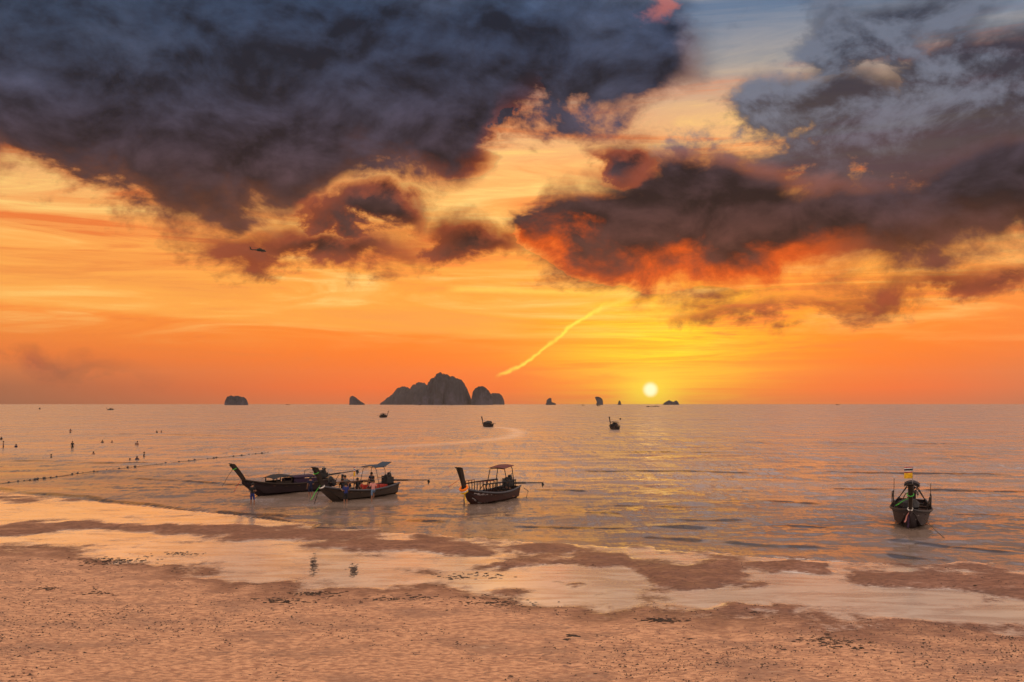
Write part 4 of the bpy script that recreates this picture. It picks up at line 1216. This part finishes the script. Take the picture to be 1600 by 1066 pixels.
seat(b2, 5.85, -.35, .12, RZ(60), 'cloth_grey', 'cloth_grey', 'long haired passenger standing in the bow of the blue awning boat', {}, hair_long=True)
seat(b2, 5.15, -.30, .47, RZ(-90), 'cloth_navy', 'cloth_black', 'passenger in dark clothes sitting near the flagpole of the blue awning boat')
seat(b2, 4.3, .30, .40, RZ(200), 'cloth_red', 'cloth_black', 'low seated passenger in dark red behind the gunwale of the blue awning boat')
seat(b2, 3.9, -.45, .55, RZ(-60), 'cloth_black', 'cloth_black', 'passenger in black sitting next to the one climbing aboard', SIT)
seat(b2, 2.35, -.25, .88, RZ(-80), 'cloth_navy', 'cloth_black', 'passenger in navy seated on the red bench under the blue awning')
seat(b2, 3.15, .45, .62, RZ(180), 'cloth_black', 'cloth_navy', 'passenger in black on the far side just ahead of the red bench')
seat(b2, 6.75, .35, .72, RZ(150), 'cloth_black', 'cloth_black', 'crewman in black crouched by the net bundles behind the tan bow')
seat(b4, 4.2, -.15, .60, RZ(0), 'cloth_black', 'cloth_black', 'boatman in black sitting amidships in the lone right boat')
seat(b3, 1.4, .2, .52, RZ(10), 'cloth_black', 'cloth_black', 'boatman in black seated by the engine of the red awning boat')
seat(fb3, 1.6, 0, .75, RZ(0), 'cloth_black', 'cloth_black', 'steersman seated in the longtail heading out below the sun')
seat(fb2, 2.4, 0, .62, RZ(0), 'cloth_black', 'cloth_black', 'steersman in the longtail at the head of the curved wake')
seat(fb2, 4.2, .2, .62, RZ(0), 'cloth_black', 'cloth_black', 'passenger amidships in the longtail at the head of the curved wake')

# bathers in the shallows on the left
bath = [(5, 702, .45, 'bather standing waist deep at the left edge of the picture', 'cloth_black'),
        (2, 687, 1.15, 'bather up to the shoulders at the left edge, farthest in that corner', 'cloth_black'),
        (25, 699, 1.15, 'bather up to the shoulders just right of the waist deep one at the left edge', 'cloth_navy'),
        (110, 676, .80, 'farthest chest deep bather, standing directly behind the tall one', 'cloth_black'),
        (113, 702, .48, 'tallest bather standing waist deep, second group from the left edge', 'cloth_black'),
        (80, 715, 1.28, 'bather with only head and shoulders showing, lowest of the left bathers', 'cloth_black'),
        (146, 709.5, 1.36, 'bather with just the head showing, midway between the tall one and the low trio', 'cloth_navy'),
        (160, 692, 1.20, 'left one of two bathers shoulder deep right of the tall bather', 'cloth_black'),
        (175, 691.5, 1.36, 'right one of two bathers, only the head above water', 'cloth_navy'),
        (214.5, 696, 1.0, 'chest deep bather above the low trio on the right', 'cloth_black'),
        (212, 695.6, 1.36, 'small head close beside the chest deep bather above the trio', 'cloth_black'),
        (214, 719, 1.22, 'middle bather of the low trio, shoulder deep', 'cloth_navy'),
        (203, 719.5, 1.44, 'leftmost of the low trio of bathers, barely above water', 'cloth_black'),
        (225, 713.5, 1.08, 'rightmost of the low trio of bathers, chest deep', 'cloth_black'),
        (245, 677, 1.05, 'left bather of the distant pair nearest the buoy line end', 'cloth_black'),
        (252, 677, 1.10, 'right bather of the distant pair nearest the buoy line end', 'cloth_navy')]
for i, (x_, y_, dep, lab, sh_) in enumerate(bath):
    p_ = at(x_, y_)
    person('person', dict(wrl=(.34, .12, 1.06), hal=(.38, .16, 1.0), ell=(.33, 0, 1.18)) if i % 2 else {}, (p_.x, p_.y), rng.uniform(0, 6.28), sh_, 'cloth_black', lab, z=-dep, bare=(i % 3 == 0), group='bathers in the shallows')

# ================================================================== buoy line
rp = [(-60, 766), (0, 757), (60, 749.5), (130, 740), (200, 731.5), (270, 723.5), (340, 716), (430, 707)]
rw = [at(*p_) for p_ in rp]
br = empty('buoy_line', rw[4]); tag(br, 'long rope with dark floats stretched across the shallows on the left', 'buoy line')
o0 = rw[4]
pts = []
for i in range(len(rw) - 1):
    for k in range(8):
        f = k / 8; q_ = rw[i].lerp(rw[i + 1], f) - o0
        pts.append(q_ + Vector((0.15 * math.sin(i * 3 + f * 6), .25 * math.sin(i * 1.7 + f * 5), .05)))
MB().tube(pts, .028, 5).build('rope', M['rope'], br, True)
fl = MB().blob((0, 0, 0), (.17, .10, .10), 1, 8, 6, .05).mesh('float')
fl.materials.append(M['rope_float'])
for k in range(1, len(pts), 1):
    if rng.random() < .35: continue
    f_ = bpy.data.objects.new('float', fl); col.objects.link(f_); f_.parent = br
    f_.location = pts[k] + Vector((0, 0, .03)); f_.rotation_euler = (0, 0, math.atan2(pts[k].y - pts[k - 1].y, pts[k].x - pts[k - 1].x))
    s_ = rng.choice((.6, .8, 1.0, 1.25)); f_.scale = (s_, s_, s_)

# ================================================================== helicopter
hp = at_depth(405, 391.5, 950.0)
hr = empty('helicopter', hp); hr.rotation_euler = (0, math.radians(5), math.radians(-12))
tag(hr, 'dark helicopter flying right in front of the left clouds', 'helicopter')
def hring(x, z, w, h, n=12, p=2.6):
    r = []
    for k in range(n):
        a = 2 * math.pi * k / n; c_, s_ = math.cos(a), math.sin(a)
        r.append(Vector((x, math.copysign(abs(c_) ** (2 / p), c_) * w, z + math.copysign(abs(s_) ** (2 / p), s_) * h)))
    return r
body = MB().loft([hring(7.2, -.55, .12, .10), hring(6.9, -.5, .55, .38), hring(6.0, -.25, .95, .72), hring(5.0, .05, 1.1, 1.0), hring(3.5, .15, 1.15, 1.1), hring(0, .15, 1.15, 1.1),
                  hring(-1.6, .2, 1.0, .95), hring(-2.8, .35, .62, .65)]).build('fuselage', M['heli_paint'], hr, True)
MB().loft([hring(2.8, 1.3, .5, .2), hring(2.2, 1.45, .75, .45), hring(0, 1.5, .8, .5), hring(-1.8, 1.3, .6, .35), hring(-2.4, 1.05, .3, .15)]).build('engine_cowling', M['heli_paint'], body, True)
MB().loft([hring(6.35, -.05, .5, .16), hring(5.7, .4, .86, .36), hring(5.0, .75, .96, .32), hring(4.5, .95, .8, .2)]).build('windscreen', M['heli_glass'], body, True)
MB().loft([hring(-2.4, .35, .66, .66), hring(-5, .35, .42, .42), hring(-8.2, .45, .28, .30), hring(-8.8, .6, .2, .3)]).build('tail_boom', M['heli_paint'], hr, True)
fin = MB().loft([[Vector((-7.7, -.12, .3)), Vector((-7.7, .12, .3)), Vector((-9.2, .08, .3)), Vector((-9.2, -.08, .3))],
                 [Vector((-9.2, -.10, 2.7)), Vector((-9.2, .10, 2.7)), Vector((-10.1, .06, 2.8)), Vector((-10.1, -.06, 2.8))]]).build('tail_fin', M['heli_paint'], hr)
MB().box((-9.0, 0, .35), (1.0, 4.2, .12)).build('stabilator', M['heli_paint'], hr)
tr = MB().tube([(-9.7, -.1, 2.5), (-9.7, -.55, 2.5)], .14, 8).build('tail_rotor_hub', M['heli_paint'], fin)
for k in range(4):
    a = k * math.pi / 2 + .5
    MB().tube([(-9.7, -.5, 2.5), (-9.7 + math.cos(a) * 1.6, -.5, 2.5 + math.sin(a) * 1.6)], [.10, .07], 4).build('tail_rotor_blade', M['heli_paint'], fin)
mast = MB().tube([(.6, 0, 1.8), (.6, 0, 2.55)], [.28, .2], 8).build('rotor_mast', M['heli_paint'], hr)
for k in range(4):
    a = k * math.pi / 2 + .62
    d = Vector((math.cos(a), math.sin(a), 0)); e = Vector((-math.sin(a), math.cos(a), 0)) * .27
    rr = []
    for f in (0.04, .3, .65, 1.0):
        c_ = Vector((.6, 0, 2.5)) + d * 8.1 * f + Vector((0, 0, -.45 * f * f))
        rr.append([c_ - e, c_ + Vector((0, 0, .05)), c_ + e, c_ - Vector((0, 0, .05))])
    MB().loft(rr).build('rotor_blade', M['heli_paint'], mast)
for sd in (-1, 1):
    g = MB().tube([(3.6, sd * 1.0, -.5), (3.4, sd * 1.35, -1.25)], .1, 6).build('landing_gear', M['heli_paint'], hr)
    MB().tube([(3.4, sd * 1.2, -1.3), (3.4, sd * 1.5, -1.3)], .36, 10).build('wheel', M['trim_black'], g)
g = MB().tube([(-6.6, 0, .1), (-6.9, 0, -.7)], .08, 6).build('landing_gear', M['heli_paint'], hr)
MB().tube([(-6.9, -.1, -.75), (-6.9, .1, -.75)], .24, 10).build('wheel', M['trim_black'], g)

# ================================================================== flotsam on the sand
def sand_z(x, y):
    h_ = float(sand_raw(np.array([x]), np.array([y]))[0])
    return max(h_, 0.0)
def clump(px, py, rx, ry, n, label, seed, ang=0.0, name='seaweed_clump', cat='seaweed', sz=1.0, tall=.016):
    r = random.Random(seed)
    c = at(px, py); ppm = F / c.y
    wx_, wy_ = rx / ppm, ry * c.y * c.y / (F * CAMH)
    if ang is None: ang = c.x / c.y
    mb = MB()
    for k in range(n * 2 if n > 10 else n):
        u = r.gauss(0, .45); v_ = r.gauss(0, .45)
        x = c.x + u * wx_ + ang * v_ * wy_; y = c.y + v_ * wy_
        s_ = r.uniform(.018, .055) * sz
        mb.blob((x - c.x, y - c.y, sand_z(x, y) + s_ * .1), (s_ * r.uniform(1, 2.4), s_ * r.uniform(.8, 1.6), tall * r.uniform(.4, 1.1)), r.random() * 50, 6, 3, .8)
    o = mb.build(name, M['seaweed'], None, True)
    o.location = (c.x, c.y, 0)
    tag(o, label, cat, 'dark clumps of weed and reflection smudges on the sand', 'stuff' if n > 10 else None)
CL = [(175, 878, 70, 8, 90, 'broad dark weed patch on the sand at the upper left'),
      (495, 930, 40, 5, 46, 'dark streak of weed right of the slanting one, below the pool with two smudges'),
      (440, 942, 45, 6, 40, 'slanting dark streak of weed pointing down left, below the pool with two smudges'),
      (72, 927, 22, 3, 16, 'thin dark weed line near the left edge below the broad patch'),
      (150, 934, 30, 3, 16, 'thin dark weed line right of the one near the left edge'),
      (630, 940, 70, 9, 46, 'loose scatter of weed flecks in the middle of the sand'),
      (770, 945, 80, 12, 44, 'wide loose scatter of weed flecks left of the two small dark lumps'),
      (895, 1000, 10, 3, 14, 'compact dark lump on the open sand below the centre right'),
      (884, 1007, 8, 2, 8, 'small dark smear just below the compact dark lump'),
      (1035, 972, 40, 4, 40, 'dark weed line on the sand below the channel, right of centre'),
      (990, 988, 6, 2, 6, 'little dark lump left of the long weed line right of centre'),
      (969, 986, 6, 2, 6, 'littlest of the dark lumps, leftmost beside the weed line'),
      (1180, 958, 8, 2, 6, 'small dark lump at the lower edge of the long bright pool'),
      (1080, 1004, 10, 2, 8, 'thin dark smear below the long weed line'),
      (280, 865, 40, 3, 22, 'thin weed line along the bright strip at the left'),
      (740, 900, 60, 5, 30, 'thin weed scatter between the two middle pools'),
      (1310, 1010, 80, 16, 50, 'wide scatter of weed flecks on the lower right sand'),
      (21, 1004, 6, 2, 5, 'single dark lump in the lower left corner'),
      (1523, 918, 5, 2, 4, 'single dark lump on the brown bank at the right')]
for i, (px, py, rx, ry, n, lab) in enumerate(CL): clump(px, py, rx, ry, n, lab, 100 + i, ang=(-.8 if 'slanting' in lab else 0))
clump(490, 884, 6, 15, 90, 'left of two dark reflections modelled as smudges in the bright pool', 300, name='reflection_smudge', sz=.75, tall=.008, ang=None)  # reflections of absent figures, built as flat dark flecks, no weed
clump(552, 892, 7, 11, 80, 'right of two dark reflections modelled as smudges in the bright pool', 301, name='reflection_smudge', sz=.75, tall=.008, ang=None)
# countless crumbs, casts and shell bits
mb_v = []; mb_f = []
xs_ = []; 
N = 20000
ry_ = nrng.uniform(0, 1, N * 3); rx_ = nrng.uniform(-.62, .62, N * 3)
pyy = 870 + 230 * ry_
Dd = CAMH * F / (pyy - HY); xx = rx_ * Dd; yy = Dd
den = fnoise(xx * .22, yy * .22, 61, 4) + .5 * fnoise(xx * 1.1, yy * 1.1, 65, 3)
hh = sand_raw(xx, yy)
ok = (hh > .012) & (den + nrng.uniform(-.55, .35, N * 3) > 0.0)
xx, yy, hh = xx[ok][:N], yy[ok][:N], hh[ok][:N]
lump_ = np.clip(fnoise(xx * 0.9, yy * 1.6, 25, 4) - 0.12, 0, 1) * 0.05 * np.clip((hh - 0.03) / 0.08, 0, 1)
n_ = len(xx)
sz_ = .010 + .022 * nrng.power(.3, n_)
base_ = np.array([(1, 0, 0), (.3, .9, 0), (-.8, .5, 0), (-.7, -.6, 0), (.4, -.9, 0), (0.05, .05, 1)])
V_ = np.zeros((n_, 6, 3))
th_ = nrng.uniform(0, 6.28, n_); el_ = nrng.uniform(1.0, 2.6, n_)
for k in range(6):
    jx = base_[k, 0] * (1 + nrng.normal(0, .25, n_)) * sz_ * el_; jy = base_[k, 1] * (1 + nrng.normal(0, .25, n_)) * sz_
    V_[:, k, 0] = xx + jx * np.cos(th_ * .3) - jy * np.sin(th_ * .3); V_[:, k, 1] = yy + jx * np.sin(th_ * .3) + jy * np.cos(th_ * .3)
    V_[:, k, 2] = hh + lump_ - .004 + base_[k, 2] * sz_ * nrng.uniform(.5, 1.3, n_)
T_ = np.array([(0, 1, 5), (1, 2, 5), (2, 3, 5), (3, 4, 5), (4, 0, 5)])
Q_ = (np.arange(n_)[:, None, None] * 6 + T_[None]).reshape(-1, 3)
me = np_mesh('beach_crumbs', V_.reshape(-1, 3), Q_)
tag(link('beach_crumbs', me, M['seaweed']), 'countless dark crumbs, casts and shell bits strewn over the sand', 'debris', kind='stuff')

# ================================================================== air
hz = MB().box((0, 0, 0), (2 * SEA_R + 1200, 2 * SEA_R + 1200, 520.0)).build('haze', [])
hz.location = (0, 0, 520 / 2 - 8.0)
m = bpy.data.materials.new('haze_air'); m.use_nodes = True
m.node_tree.nodes.clear()
G.tree = m.node_tree
pv = G.node('ShaderNodeVolumePrincipled')
pv.inputs['Color'].default_value = (0.95, 0.76, 0.60, 1)
pv.inputs['Density'].default_value = HAZE
pv.inputs['Anisotropy'].default_value = 0.2
om = G.node('ShaderNodeOutputMaterial')
G.tree.links.new(pv.outputs[0], om.inputs['Volume'])
hz.data.materials.append(m)
tag(hz, 'thin evening haze over the bay', 'haze', kind='stuff')
sc.cycles.volume_bounces = 0
